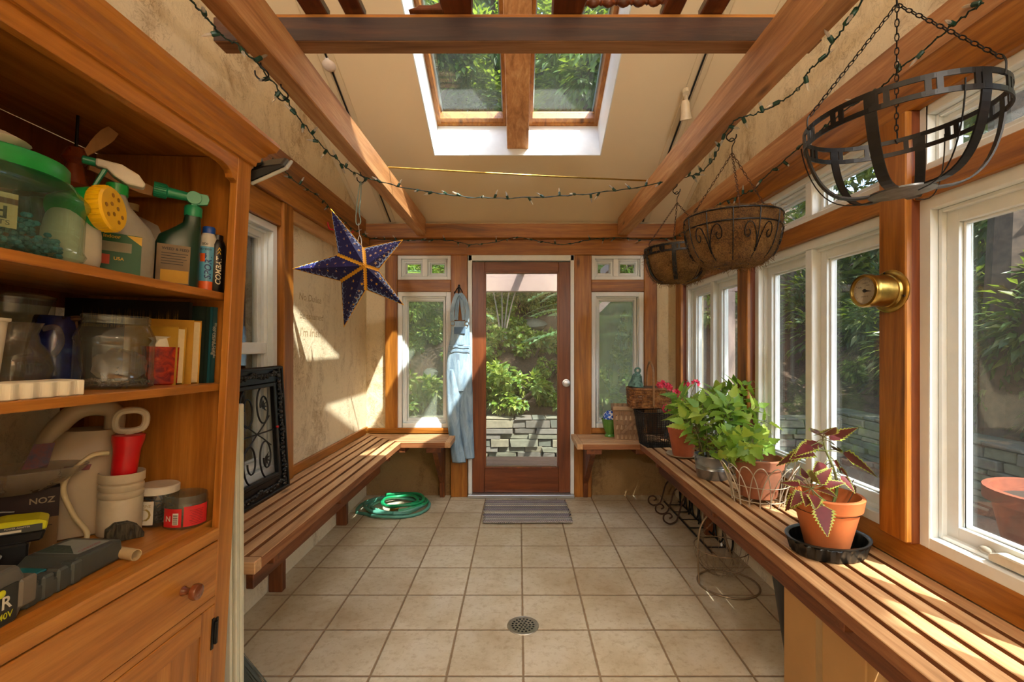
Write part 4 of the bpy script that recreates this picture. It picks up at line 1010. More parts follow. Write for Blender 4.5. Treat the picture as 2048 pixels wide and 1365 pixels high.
# cream cup of screws (white lid jar) and red jar
loc = H3(316, 1012, -.080); a0 = camang(loc)
t = hthing('white_lidded_jar', 'clear jar of hardware with a white screw lid beside the sprayer', 'jar', loc, M2=Matrix.Scale(1.25, 4))
MB().lathe([(0, 0), (.034, 0), (.037, .004), (.037, .066), (.034, .07)], 30).build('jar_body', CLP, t)
MB().lathe([(.0385, .068), (.0385, .082), (.036, .084), (0, .084)], 32).build('lid', WHTP, t)
m = MB(); q = random.Random(4)
for i in range(70):
    a = q.uniform(0, 6.28); rr_ = .03*sqrt(q.random()); d = rdir(q)*.009; c = Vector((rr_*cos(a), rr_*sin(a), .01+q.random()*.045)); m.tube([c-d, c+d], .0016, 5)
o = m.build('hardware', P('dark_screw', (70, 60, 50), .4, metal=.6), t); o['kind'] = 'stuff'
m = MB(); cyl_label(m, .0374, a0-.75, .55, .006, .056); lb = m.build('label', PAPER, t)
m = MB(); cyl_text(m, 'MARINE', .008, .0378, a0-.7, .046); cyl_text(m, 'O', .04, .0378, a0-.7, .026); m.build('lettering', P('label_olive', (150, 128, 60)), lb)
loc = H3(370, 1042, -.084); a0 = camang(loc)
t = hthing('red_label_jar', 'low clear open jar with a bright red label near the end of the counter', 'jar', loc, M2=Matrix.Scale(1.1, 4))
MB().lathe([(0, 0), (.042, 0), (.046, .004), (.047, .056), (.044, .062), (.046, .064), (.046, .07), (.044, .078), (.042, .078), (.042, .06), (.043, .008), (0, .006)], 34).build('jar_body', CLP, t)
RL = P('label_red', (206, 36, 40), .45)
m = MB(); cyl_label(m, .0476, a0-.62, .46, .008, .052); cyl_label(m, .0476, a0+.55, .62, .008, .056); lb = m.build('label', RL, t)
m = MB(); cyl_label(m, .0479, a0-.42, .13, .014, .042); m.build('barcode_patch', PAPER, lb)
m = MB()
for k in range(9): cyl_label(m, .0482, a0-.42, .10, .016+.0027*k, .016+.0027*k+(.0016 if k % 2 else .0009), 3)
for k in range(9): cyl_label(m, .0479, a0+.52, .34-.05*(k % 3), .045-.004*k, .0458-.004*k, 6)
m.build('lettering', INK, lb)
m = MB(); cyl_text(m, 'N', .018, .0479, a0-.78, .028, bold=True); m.build('lettering', PAPER, lb)
# carved dark blocks
CB = NT('carved_stone'); v = CB.coord((90, 14, 20)); nz = CB.noise(v, 1.4, 3, .5, 1.2); CB.col(CB.ramp(nz, [(.4, (34, 30, 24)), (.62, (76, 72, 56))])); CB.p(Roughness=.5); CB.bump(nz, .8, .01)
for i, (px, py, x, lab) in enumerate(((246, 1078, -.16, 'dark ridged carved block, nearer of the two on the counter'), (292, 1054, -.19, 'dark ridged carved block tucked against the white lidded jar'))):
    loc = H2(px, py, x); t = hthing('carved_block', lab, 'block', loc, camang(loc)+pi/2+.15, 'carved blocks on the counter')
    sec = [(-.036, 0), (-.036, .026), (-.02, .042), (.006, .042), (.026, .030), (.038, .012), (.038, 0)]
    m = MB()
    for k in range(5): y0 = -.026+.0104*k; s = 1-.03*(k % 2); m.prism([(a*s, b*s) for a, b in sec], 1, y0, y0+.0096)
    m.prism([(a*.95, b*.95) for a, b in sec], 1, -.025, .025); m.build('block', CB.m, t, .0015)
# paper tube
loc = H2(247, 1116, -.06); t = hthing('cardboard_tube', 'short pale cardboard tube on the counter edge', 'tube', (loc[0]+.005, loc[1], ZL+.0125), 0)
MB().lathe([(.0125, -.03), (.0125, .03), (.0112, .03), (.0112, -.03), (.0125, -.03)], 26, axis=(.75, -.15, 0)).build('tube_body', P('cardboard_pale', (206, 178, 132), .7), t)
# charger, battery, adaptor
loc = H2(140, 1160, -.10); t = hthing('battery_charger', 'black and grey tool battery charger with a teal cradle on the counter', 'charger', (-.112, -.415, ZL), .06)
CG = P('charger_grey', (70, 76, 74), .45)
m = MB().prism([(-.115, 0), (.105, 0), (.112, .02), (.108, .046), (.085, .05), (.0, .05), (-.02, .036), (-.115, .034)], 0, -.055, .055); m.build('charger_body', CG, t, .006, seg=2)
m = MB()
for k in range(4): m.prism([(-.108+.03*k, 0), (-.084+.03*k, 0), (-.084+.03*k, .046), (-.108+.03*k, .046)], 0, .03, .058)
m.build('rib', CG, t, .004)
bx('cradle', (-.045, .02, -.105, -.03, .035, .040), P('teal_plastic', (18, 116, 130), .4), t, .002)
m = MB().add([(-.05, .012, .0506), (.04, .012, .0506), (.046, .085, .0506), (-.035, .085, .0506)], [(0, 1, 2, 3)]); lb = m.build('label', P('label_silver', (150, 160, 158), .4), t)
m = MB().add([(-.048, .014, .0509), (.03, .014, .0509), (-.01, .052, .0509), (-.044, .055, .0509)], [(0, 1, 2, 3)]); m.build('label_patch', P('label_speckle', (24, 50, 54), .5, var=.35, scale=220, c2=(70, 92, 84)), lb)
m = MB(); put_text(m, 'CHARGER', .012, lambda x, y: (.032+y*.9, .05+x, .0510), bold=True); m.build('lettering', P('label_pink', (150, 70, 80)), lb)
loc = H2(-46, 1215, -.075); t = hthing('tool_battery', 'grey tool battery with yellow-green markings at the left edge of the counter', 'battery', (loc[0]+.002, loc[1]-.01, ZL), .1)
GY = P('battery_grey', (92, 90, 84), .5)
m = MB().prism([(-.05, 0), (.03, 0), (.042, .02), (.042, .075), (.03, .098), (-.05, .098)], 0, -.045, .045); m.build('battery_body', GY, t, .006, seg=2)
bx('clip', (.0, .05, .03, .062, .02, .07), P('battery_clip', (112, 104, 92), .5), t, .004); bx('face_panel', (.045, .0465, -.045, .028, .006, .07), P('panel_dark', (44, 44, 40), .4), t)
m = MB(); put_text(m, 'R', .03, lambda x, y: (.0472, .008+x, .042+y), bold=True); m.build('lettering', PAPER, t)
m = MB(); put_text(m, '40V', .015, lambda x, y: (.0472, .008+x, .02+y), bold=True); m.ball((.0465, .0, .06), .007, 10, 6, (.2, 1, 1)); m.build('lettering', P('lime', (212, 214, 30), .4), t)
loc = H2(66, 1075, -.16); t = hthing('power_adaptor', 'lime and black power adaptor with a coiled cable on the counter', 'adaptor', (loc[0]-.05, loc[1]-.01, ZL+.076), camang(loc)+pi/2-.05)
m = MB().prism([(-.066, 0), (.056, 0), (.062, .022), (-.066, .022)], 1, -.03, .03); m.build('adaptor_base', BLACK, t, .004)
m = MB().prism([(-.066, .022), (.062, .022), (.064, .038), (.05, .044), (.0, .047), (-.02, .044), (-.066, .038)], 1, -.031, .031); m.build('adaptor_top', P('lime', None), t, .003)
lb = bx('label', (-.012, .056, -.0322, -.0312, .0225, .0365), P('label_charcoal', (70, 74, 72), .5), t)
m = MB().box(-.009, .026, -.0326, -.0322, .0245, .029); put_text(m, 'POWER ADAPTER', .0045, lambda x, y: (.02+x, -.0327, .0335+y)); m.build('lettering', PAPER, lb)
m = MB().tube(spline([(-.06, -.02, .02), (-.085, -.045, .018), (-.07, -.05, -.02), (-.02, -.052, -.03), (.0, -.045, -.012), (-.05, -.045, -.022), (-.09, -.03, .0), (-.08, 0, .052), (-.03, .03, .055), (.01, .034, .05)], 8), .003, 6); m.build('cable', BLACK, t)
t = hthing('black_box', 'black plastic box under the lime adaptor', 'box', (loc[0]-.06, loc[1]-.02, ZL), camang(loc)+pi/2); bx('box_body', (-.075, .05, -.03, .05, 0, .075), BLACK, t, .004)
# carton, bowl, hanger
loc = H2(50, 1030, -.325); t = hthing('hose_nozzle_carton', 'small tan and dark red printed carton at the back of the counter', 'carton', loc, camang(loc)+pi/2)
bx('carton_body', (-.10, .055, -.05, .05, 0, .145), P('carton_tan', (124, 96, 58), .7, var=.12, scale=30), t); bx('printed_band', (-.1005, .0555, -.0506, .0506, .078, .1455), P('carton_red', (40, 14, 10), .6, var=.2, scale=20), t)
m = MB(); put_text(m, 'NOZ', .019, lambda x, y: (.026+x, -.0512, .118+y), bold=True); m.build('lettering', P('faded_ink', (156, 142, 116), .7), t)
b_ = P('carton_ink', (60, 44, 26), .7); m = MB()
for k in range(5): m.box(-.06, -.015-.006*(k % 2), -.0506, -.05, .012+.012*k, .014+.012*k)
m.box(-.005, -.003, -.0506, -.05, .005, .066); m.box(.0, .045, -.0506, -.05, .058, .060); m.build('printing', b_, t)
t = hthing('glass_bowl', 'shallow oval clear glass bowl resting on the carton', 'bowl', (loc[0]+.03, loc[1]-.06, ZL+.146), M2=Matrix.Rotation(camang(loc)+pi/2, 4, 'Z') @ Matrix.Scale(.88, 4))
m = MB().lathe([(0, .0), (.05, 0), (.085, .018), (.115, .045), (.126, .060), (.124, .062), (.110, .048), (.08, .022), (.046, .006), (0, .005)], 40, sx=1.15, sy=.62); m.build('bowl_body', clearplastic('hazed_bowl', (240, 240, 236), .30, (206, 198, 182)), t)  # whitish haze makes the bowl show lighter, standing in for highlights
p = H2(42, 1015, -.22); t = hthing('cardboard_hanger', 'folded tan cardboard hanger with a slot leaning on the counter clutter', 'hanger', (p[0]-.005, p[1]-.01, ZL), camang(p)+pi/2)
m = MB(); o1 = [(-.045, .0), (.018, .0), (.022, .065), (.032, .098), (.014, .099), (-.016, .06)]; m.prism(o1, 1, -.006, -.004); m.prism([(-.052, 0), (-.035, 0), (.014, .1), (.004, .1), (-.024, .062)], 1, .006, .008); m.xf(lambda v: v+Vector((.012*v.z/.1, .03*(v.z-.05), 0))); m.build('card', P('card_tan', (190, 164, 122), .7), t)
m = MB().prism([(-.012, .03), (.008, .032), (.014, .056), (.006, .062)], 1, -.0075, -.0065); m.xf(lambda v: v+Vector((.012*v.z/.1, .03*(v.z-.05), 0))); m.build('slot', P('slot_dark', (40, 28, 16), .9), t)

# --- solar light on the cornice end, white panel, broom
M2 = Matrix.Translation((-.772, 1.475, 1.857)) @ Matrix.Rotation(-.42, 4, 'Y') @ Matrix.Rotation(.62, 4, 'X')
t = thing('solar_light', 'small black solar spotlight with a pale panel fixed at the cornice end', 'light', M=M2)
bx('lens_panel', (-.062, .062, -.05, .05, -.006, .004), P('frosted_panel', (196, 200, 196), .3), t, .003)
m = MB().prism([(-.060, .004), (.056, .004), (.050, .016), (.0, .030), (-.035, .034), (-.060, .018)], 1, -.047, .047); m.build('housing', P('black_plastic', None) if 'black_plastic' in MATS else BLACK, t, .004)
m = MB().lathe([(.014, -.02), (.014, .02)], 14, (-.022, 0, .042), axis=(0, 1, 0)).tube([(-.022, 0, .045), (-.04, .02, .07), (-.062, .03, .078)], .007, 8); m.build('swivel', BLACK, t)
t = thing('white_screen', 'narrow white painted board standing between the hutch and the bench', 'board', (-1.10, 1.475, 0))
WP = plain('aged_white', (204, 202, 178), .5, var=.05, scale=14)
bx('panel_board', (-.2, .215, -.026, .026, .0, 1.13), WP, t, .004); bx('edge_bead', (.215, .228, -.02, -.002, .0, 1.13), WP, t, .003); bx('edge_bead', (.215, .228, .004, .022, .0, 1.13), WP, t, .003)
t = thing('broom', 'dark bristled broom head poking out beside the white board', 'broom', (-.97, 1.60, 0))
m = MB(); q = random.Random(6)
for i in range(260):
    a = q.uniform(-.03, .03); b = q.uniform(-.03, .03); sp = q.uniform(.0, 1)
    m.tube([(a*.4-.0, b, .26), (a+.02+sp*.05, b*1.3, .16), (a+.03+sp*.10, b*1.6, .07), (a+.04+sp*.13, b*1.8+q.uniform(-.02, .02), .003)], .0012, 3, caps=False)
m.build('bristles', P('bristle', (64, 70, 62), .6), t); MB().tube([(-.01, 0, .26), (-.06, 0, .65), (-.12, .0, 1.05)], .012, 10).build('handle', P('bristle_handle', (40, 46, 50), .5), t); MB().lathe([(.03, .23), (.028, .27), (.014, .29)], 14, (0, 0, 0)).build('collar', BLACK, t)
# ------------------------------------------------------------------ hanging things
def helix_chain(mb, a, b, link=.016, wire=.0014):
    a, b = Vector(a), Vector(b); d = b-a; n = max(2, int(d.length/link)); d.normalize(); s = d.orthogonal().normalized(); u = d.cross(s)
    for i in range(n):
        c = a.lerp(b, (i+.5)/n); w = (s if i % 2 else u)
        pts = [c+d*(link*.62*cos(t))+w*(link*.27*sin(t)) for t in [2*pi*k/8 for k in range(8)]]
        mb.tube(pts, wire, 4, True)
def hook_curve(p, s=.03, dx=1, ang=0):
    """cup hook screwed up into a beam at p"""
    pts = [(0, 0, .012), (0, 0, -.008), (.2*s, 0, -.016), (.62*s, 0, -.03), (.62*s, 0, -.044), (.1*s, 0, -.058), (-.42*s, 0, -.046), (-.5*s, 0, -.03)]
    return [(p[0]+dx*x*cos(ang), p[1]+x*sin(ang), p[2]+z) for x, y, z in spline(pts, 4)]
def beam_hook(label, p, dx=1, ang=.4):
    t = thing('ceiling_hook', label, 'hook', p)
    MB().tube([(x-p[0], y-p[1], z-p[2]) for x, y, z in hook_curve(p, .034, dx, ang)], .0028, 6).build('hook', IRON, t); return t
ZBm = 2.256
beam_hook('black cup hook under the left beam, nearest of three', (-.860, 1.57, ZBm)); beam_hook('black cup hook under the left beam, middle of three', (-.858, 1.70, ZBm)); beam_hook('black cup hook under the left beam holding the star lantern', (-.862, 2.56, ZBm))
HK = [(.922, 1.15, ZBm), (.922, 2.04, ZBm), (.922, 2.75, ZBm)]
for p, l in zip(HK, ('nearest', 'middle', 'farthest')): beam_hook('black cup hook under the right beam holding the %s hanging basket' % l, p, -1)
COCO = NT('coco_fibre'); v = COCO.coord((1, 1, 1)); nz = COCO.noise(v, 70, 6, .8, 2.5); n2 = COCO.noise(v, 7, 4, .6)
COCO.col(COCO.mix(COCO.ramp(n2, [(.4, (0, 0, 0)), (.65, (255, 255, 255))]), COCO.ramp(nz, [(.38, (58, 36, 18)), (.62, (162, 114, 56))]), COCO.ramp(nz, [(.35, (104, 70, 30)), (.65, (210, 160, 88))]))); COCO.p(Roughness=.95); COCO.bump(nz, 1.0, .02)
def basket(label, hook, r, zr, depth, style, liner, tilt=(0, 0), rot=0.0, plate=.06):
    c = Vector((hook[0], hook[1], zr)); t = thing('hanging_basket', label, 'hanging basket', c)
    T = Matrix.Rotation(tilt[0], 4, 'X') @ Matrix.Rotation(tilt[1], 4, 'Y') @ Matrix.Rotation(rot, 4, 'Z')
    bowl = lambda k, ph: (lambda rr, z: Vector((rr*cos(ph), rr*sin(ph), z)))(plate+(r-plate)*cos(k*pi/2)**.62 if k < 1 else plate, -depth*sin(k*pi/2)**1.25 if k > 0 else 0)
    if style == 'flat':
        m = MB()
        for z in (.0, -.034): m.ribbon([Vector((r*cos(a), r*sin(a), z)) for a in [2*pi*k/56 for k in range(57)]], Vector((0, 0, 1)), .011, .004)
        for k in range(14):
            for q_ in (-.05, .05): a = 2*pi*k/14+q_; m.ribbon([(r*cos(a), r*sin(a), -.036), (r*cos(a), r*sin(a), .004)], Vector((-sin(a), cos(a), 0)), .011, .004)
        m.build('rim_band', IRON, t, M=T)
        for i in range(6):
            ph = 2*pi*i/6+.35; m = MB().ribbon([Vector((r*cos(ph), r*sin(ph), .0))]+[bowl(k/14, ph)+Vector((0, 0, -.02*(1-k/14))) for k in range(15)], Vector((-sin(ph), cos(ph), 0)), .022, .004); m.build('strap', IRON, t, M=T)
        for i in range(3):
            ph = 2*pi*i/3+.1; m = MB().tube([Vector((1.03*r*cos(ph), 1.03*r*sin(ph), -.02))]+[bowl(k/14, ph)*1.04+Vector((0, 0, -.005)) for k in range(1, 15)], .0016, 5); m.build('wire', IRON, t, M=T)
        m = MB().lathe([(.026, -depth-.002), (plate+.012, -depth-.002), (plate+.012, -depth+.002), (.026, -depth+.002), (.026, -depth-.002)], 32); m.build('base_plate', plain('worn_iron', (122, 124, 124), .4, .7, var=.3, scale=40), t, M=T)
    else:
        for z, rr, nme in ((0, r, 'top_ring'), (-.048, r*.975, 'lower_ring')): MB().tube(ring(rr, z, 48), .0030, 6, True).build(nme, IRON, t, M=T)
        for i in range(12):
            ph = 2*pi*i/12; m = MB().tube([Vector((r*cos(ph), r*sin(ph), 0))]+[bowl(k/12, ph)*1.01 for k in range(1, 13)], .0022, 5)
            m.build('wire', IRON, t, M=T)
        for i in range(12):
            ph = 2*pi*i/12; m = MB()
            for sg in (-1, 1):
                cv = spline([(x*1.5, y, 0) for x, y in ((0, .66), (.015, .5), (.05, .36), (.10, .26), (.16, .25), (.20, .33), (.19, .42), (.145, .44), (.12, .385), (.145, .345))], 4)
                m.tube([bowl(max(.10, v_.y), ph+sg*v_.x)*1.03 for v_ in cv], .0022, 5)
            m.build('scroll', IRON, t, M=T) if i % 2 else None
        MB().tube(ring(plate, -depth-.003, 28), .003, 5, True).build('bottom_ring', IRON, t, M=T)
    if liner:
        prof = [(r*.955, .012)]+[(lambda v: (math.hypot(v.x, v.y)*.975, v.z-.006))(bowl(k/12, 0)) for k in range(13)]+[(0, -depth-.006)]
        inn = [(a*.9, b+.014) for a, b in prof[::-1]][1:]
        m = MB().lathe(prof+[(r*.9, .016)]+[(a, b) for a, b in [(r*.86, -.02), (r*.6, -.10), (0.001, -.12)]], 48)
        q = random.Random(int(r*1000)+len(label)); m.v = [(a+q.uniform(-.005, .005), b+q.uniform(-.005, .005), c_+q.uniform(-.005, .005)) for a, b, c_ in m.v]; m.build('liner', COCO.m, t, M=T)
        fz = MB()
        for i in range(1100):
            ph = q.uniform(0, 6.28); k = q.uniform(.0, 1.0); p = bowl(k, ph)*.98+Vector((0, 0, -.004 if k > .05 else q.uniform(0, .02))); d = (Vector((cos(ph)*.6, sin(ph)*.6, -k*1.4))+rdir(q)*1.1).normalized(); e = p+d*q.uniform(.01, .04)
            fz.tube([p, (p+e)/2+rdir(q)*.004, e], .0006, 3, caps=False)
        o = fz.build('loose_fibre', COCO.m, t, M=T); o['kind'] = 'stuff'
    top = Vector(hook)+Vector((0, 0, -.052))-c
    h = MB().tube(spline([top+Vector((-.012, 0, .0)), top+Vector((0, 0, .008)), top+Vector((.012, 0, -.004)), top+Vector((.0, 0, -.03)), top+Vector((0, 0, -.06))], 5), .0022, 6); h.build('hanger_hook', IRON, t)
    for i in range(3):
        ph = 2*pi*i/3+(.6 if style == 'flat' else 2.2); e = T @ Vector((r*cos(ph), r*sin(ph), .006)); m = MB(); helix_chain(m, top+Vector((0, 0, -.058)), e+Vector((0, 0, .022)))
        m.tube(spline([e+Vector((0, 0, .026)), e+Vector((.006*cos(ph), .006*sin(ph), .012)), e+Vector((.004*cos(ph), .004*sin(ph), -.012)), e+Vector((-.008*cos(ph), -.008*sin(ph), -.004))], 4), .002, 5); m.build('chain', RUST if liner else IRON, t)
    return t
basket('large empty black iron hanging basket nearest the viewer', HK[0], .196, 1.872, .185, 'flat', False, (.0, -.06), .3, .055)
basket('coco-lined hanging basket with wire scrollwork, middle of the three', HK[1], .197, 1.862, .20, 'wire', True, (0, .0), .12, .07)
basket('coco-lined hanging basket with flat iron straps, farthest of the three', HK[2], .186, 1.878, .19, 'flat', True, (0, -.03), .8, .06)

# string lights
SOCK = plain('socket_green', (22, 62, 44), .4); CORD = plain('cord_green', (20, 50, 40), .5); BULB = glass('bulb_glass', (250, 246, 236), .40, (240, 236, 226), 2.0)
def string_lights(name, label, pts, gap, seed, n=7):
    q = random.Random(seed); t = thing(name, label, 'string lights', pts[0]); o = Vector(pts[0]); P3 = [p-o for p in spline(pts, n)]
    m = MB(); P4 = [p+rdir(q)*.004 for p in P3]; m.tube(P4, .0026, 5); m.tube([p+Vector((0, .0022*sin(i*2.2), .0034*cos(i*2.2))) for i, p in enumerate(P4)], .0019, 4); m.build('cord', CORD, t)
    acc = 0; proto = None
    for a, b in zip(P4, P4[1:]):
        L_ = (b-a).length; acc += L_
        if acc < gap: continue
        acc -= gap; d = (rdir(q)+Vector((0, -.2, -.25 if q.random() < .65 else .5))).normalized()
        if proto is None:
            s_ = MB().lathe([(.005, 0), (.0072, .002), (.0072, .022), (.0056, .024)], 8).build('socket', SOCK, t)
            g_ = MB().lathe([(.0044, .023), (.0050, .034), (.0036, .044), (.0004, .052)], 7).build('bulb', BULB, s_); proto = s_; s2 = s_
        else:
            s2 = proto.copy(); COL.objects.link(s2); s2.parent = t; g2 = proto.children[0].copy(); COL.objects.link(g2); g2.parent = s2
        s2.location = b; s2.rotation_mode = 'QUATERNION'; s2.rotation_quaternion = Vector((0, 0, 1)).rotation_difference(d)
    return t
zz = 2.225
left = [atZ(x, y, zz) for x, y in ((372, -12), (388, 8), (415, 36), (438, 66), (470, 86), (500, 112), (522, 135), (552, 172), (585, 216), (612, 254), (640, 288), (672, 318))]
mid = [at(708, 345, 2.55), at(760, 364, 2.56), at(850, 383, 2.58), at(950, 395, 2.61), at(1043, 396, 2.64), at(1150, 390, 2.67), at(1260, 377, 2.71), at(1357, 358, 2.745)]
right = [atZ(1395, 348, zz-.03), atZ(1420, 328, zz-.03), atZ(1436, 300, zz-.02), atZ(1464, 246, zz)]+[atZ(x, y, zz) for x, y in ((1500, 232), (1535, 218), (1572, 196), (1600, 172), (1622, 138), (1650, 114), (1668, 82), (1700, 38), (1726, -6))]
string_lights('string_lights', 'green string lights hooked along both tie beams and swagged across the room', left+mid+right, .088, 1)
lowl = [atX(x, y, -1.265) for x, y in ((545, 318), (566, 338), (590, 362), (627, 386), (650, 404), (668, 424), (692, 446), (716, 466))]
lowb = [at(x, y, 3.985) for x, y in ((748, 478), (800, 481), (850, 480), (905, 482), (940, 489), (985, 486), (1035, 475), (1085, 484), (1130, 489), (1180, 480), (1230, 476), (1290, 479), (1342, 476))]
lowr = [atX(x, y, 1.29) for x, y in ((1362, 466), (1385, 452), (1412, 432), (1436, 410), (1470, 396), (1508, 378), (1530, 354), (1560, 328), (1609, 286), (1640, 262), (1675, 232), (1712, 205), (1749, 182), (1780, 158), (1814, 127), (1863, 88), (1913, 44), (1968, 4))]
string_lights('string_lights', 'dark string lights tacked along the wall plates and over the door', lowl+lowb+lowr, .105, 2)

# star lantern
NAVY = [plain('star_navy', (28, 28, 88), .55, var=.08), plain('star_blue', (150, 172, 214), .55, var=.05), plain('star_gold', (226, 166, 40), .5, var=.05)]
def star():
    D0 = 2.56; tips = [at(662, 418, 2.60), at(806, 480, 2.50), at(808, 611, 2.50), at(688, 655, 2.58), at(585, 538, 2.66)]
    inn = [at(727, 496, 2.53), at(757, 541, 2.49), at(732, 580, 2.52), at(682, 563, 2.58), at(676, 510, 2.60)]
    A = at(730, 532, 2.44); B = at(708, 541, 2.68); C = (A+B)/2
    t = thing('star_lantern', 'blue and gold paper star lantern hanging on the left', 'lantern', C)
    m = MB(); pat = m; gold = MB()
    m2 = lambda v: v-C
    for i in range(5):
        T = tips[i]; I0 = inn[(i-1) % 5]; I1 = inn[i]
        for ap, sg in ((A, 1), (B, -1)):
            for Q, oth in ((I0, I1), (I1, I0)):
                m.mat(0).add([m2(ap), m2(Q), m2(T)], [(0, 1, 2)], False)
                nrm = (Q-ap).cross(T-ap).normalized()
                if (nrm.y < 0) != (sg > 0): nrm = -nrm
                if sg < 0: continue
                e = nrm*.0012
                f = lambda u, v: ap*(1-u-v)+Q*u+T*v+e           # barycentric on the face
                def strip(P0, P1, w, tgt, zig=0):
                    d = (P1-P0); s = nrm.cross(d).normalized()
                    if s.dot((ap+Q+T)/3-(P0+P1)/2) < 0: s = -s
                    n_ = 10 if zig else 1
                    for k in range(n_):
                        a_ = P0+d*(k/n_); b_ = P0+d*((k+1)/n_); mid_ = (a_+b_)/2
                        tgt.add([m2(a_+e), m2(b_+e), m2(b_+s*w*.7+e), m2(mid_+s*w*(1.25 if zig else .7)+e), m2(a_+s*w*.7+e)], [(0, 1, 2, 3, 4)], False)
                strip(ap, Q, .010, gold, 1); strip(Q, T, .006, gold, 0)
                # crescents along the outer edge, stars inside
                U = (T-Q).normalized(); Vv = nrm.cross(U)
                if Vv.dot(ap-Q) < 0: Vv = -Vv
                LQ = (T-Q).length
                for k in range(7):
                    u = .10+.115*k; wid = (1-u); c = Q+U*(LQ*u)+Vv*(.020*wid+.006)+e*1.3; rr_ = .0175*(wid*.55+.45)
                    o1 = [c+U*(rr_*cos(a))+Vv*(rr_*sin(a)) for a in [R(200)+R(230)*j/8 for j in range(9)]]; o2 = [c+U*(rr_*.85*cos(a))+Vv*(rr_*.85*sin(a)+rr_*.38) for a in [R(200)+R(230)*j/8 for j in range(9)]]
                    pat.mat(1).add([m2(x) for x in o1]+[m2(x) for x in o2], [(j, j+1, 10+j, 9+j) for j in range(8)], False)
                lm = (T-ap)
                for k in range(5):
                    u = .16+.13*k; base = (Q+(T-Q)*u); ridge = ap+lm*u; c = base.lerp(ridge, .62)+e*1.3; rr_ = .0115*(1-u*.6)
                    pts = [c+U*((rr_ if j % 2 == 0 else rr_*.42)*cos(j*pi/5+k))+Vv*((rr_ if j % 2 == 0 else rr_*.42)*sin(j*pi/5+k)) for j in range(10)]
                    pat.mat(2 if (k+i) % 3 == 0 else 3).add([m2(x) for x in pts], [tuple(range(10))], False)
                    for j in range(3): c2 = base.lerp(ridge, .3+.25*j)+U*(.016*(j-1))+e*1.3; rr2 = .0022; pat.mat(1).add([m2(c2+U*(rr2*cos(a))+Vv*(rr2*sin(a))) for a in (0, 1.26, 2.51, 3.77, 5.03)], [tuple(range(5))], False)
    m.build('star_body', NAVY+[plain('star_pink_gold', (204, 160, 120), .5)], t); gold.build('gold_trim', NAVY[2], t)
    hp = Vector((-.862, 2.56, ZBm-.05))-C
    top = at(719, 500, 2.53)-C
    m = MB().tube(spline([top+Vector((-.01, 0, -.03)), top+Vector((-.008, 0, .05)), top+Vector((.002, 0, .075)), top+Vector((.010, 0, .05)), top+Vector((.012, 0, -.02))], 5), .002, 6); m.build('wire_loop', plain('wire_white', (214, 214, 206), .4), t)
    e = at(717, 446, 2.55)-C
    MB().tube([top+Vector((.0, 0, .075)), e], .0009, 4).build('thread', plain('wire_white', None), t)
    m = MB().tube(spline([hp, hp.lerp(e, .5)+Vector((-.012, 0, 0)), e+Vector((-.014, 0, .01)), e+Vector((-.002, 0, -.012)), e+Vector((.012, 0, .006)), e+Vector((.004, 0, .06)), hp.lerp(e, .4)+Vector((.006, .0, 0)), hp+Vector((.004, 0, 0))], 6), .0028, 6); m.build('hanger', plain('wire_green_grey', (120, 140, 128), .45), t)
star()
# red coat hooks on the left header
for i, (x, y) in enumerate(((655, 455), (687, 462))):
    p = atX(x, y, -1.285); t = thing('red_coat_hook', 'small red coat hook behind the star lantern, %s of two' % ('left' if i == 0 else 'right'), 'hook', p)
    MB().tube(spline([(0, 0, .035), (.01, 0, .0), (.02, 0, -.012), (.05, .0, -.016), (.075, 0, -.004)], 5), .006, 8).build('hook', plain('red_enamel', (176, 22, 26), .3), t)

# brass rod across the beams
t = thing('brass_rod', 'thin brass rod lying across the two tie beams', 'rod', (-.80, 2.88, 2.406))
a, b = Vector((0, 0, -.002)), Vector((1.70, .263, .006)); MB().tube([a+(b-a)*k/8+Vector((0, 0, -.004*sin(pi*k/8))) for k in range(9)], .0055, 8).build('rod', BRASS, t)
# crossbeam and the old bed frame stored on top of it
t = thing('crossbeam', 'dark stained old timber lying across the two tie beams', 'timber', (0, 1.72, 2.4005))
bx('timber_front', (-1.09, 1.08, -.040, -.030, 0, .085), wood('darkbeam_x', (34, 20, 15), (58, 36, 26), (96, 58, 32), 'x', .5), t, .002); bx('timber', (-1.09, 1.08, -.030, .034, 0, .085), BEND['x'], t, .003); bx('timber_underside', (-1.088, 1.078, -.039, .033, -.0006, .0), wood('palebeam_x', (104, 70, 44), (150, 108, 72), (172, 130, 92), 'x', .7), t)  # underside paler than the dark front
t = thing('old_bed_frame', 'old turned wooden bed frame stored overhead on the crossbeam', 'bed frame', (0, 1.72, 2.4865))
bx('ledger', (-1.0, .98, -.028, .012, 0, .018), CED['x'], t, .002)
RB = wood('redbrown_y', (66, 28, 10), (104, 50, 20), (128, 70, 34), 'y', .35)
for x0, x1 in ((-.77, -.688), (-.627, -.556), (.512, .582), (.652, .732)): bx('side_rail', (x0, x1, -1.5, .0, .019, .05), RB, t, .004)
for cx_, w_ in ((-.222, .058), (.172, .06)):
    pts = [(cx_+w_*(1 if k < 10 else -1)*(1+.12*sin(k*.0)), 0) for k in range(1)]
    poly = [(cx_-w_, -.9), (cx_-w_*1.2, -.45), (cx_-w_*.95, -.1), (cx_-w_*.9, 0), (cx_+w_*.9, 0), (cx_+w_*1.15, -.12), (cx_+w_*.95, -.3), (cx_+w_, -.9)]
    MB().prism(poly, 2, .019, .06).build('head_panel', RB, t, .006)
prof = []
for k in range(6):
    z = .055*k; prof += [(.011, z), (.015, z+.004), (.011, z+.009), (.020, z+.020), (.022, z+.030), (.018, z+.042), (.010, z+.052)]
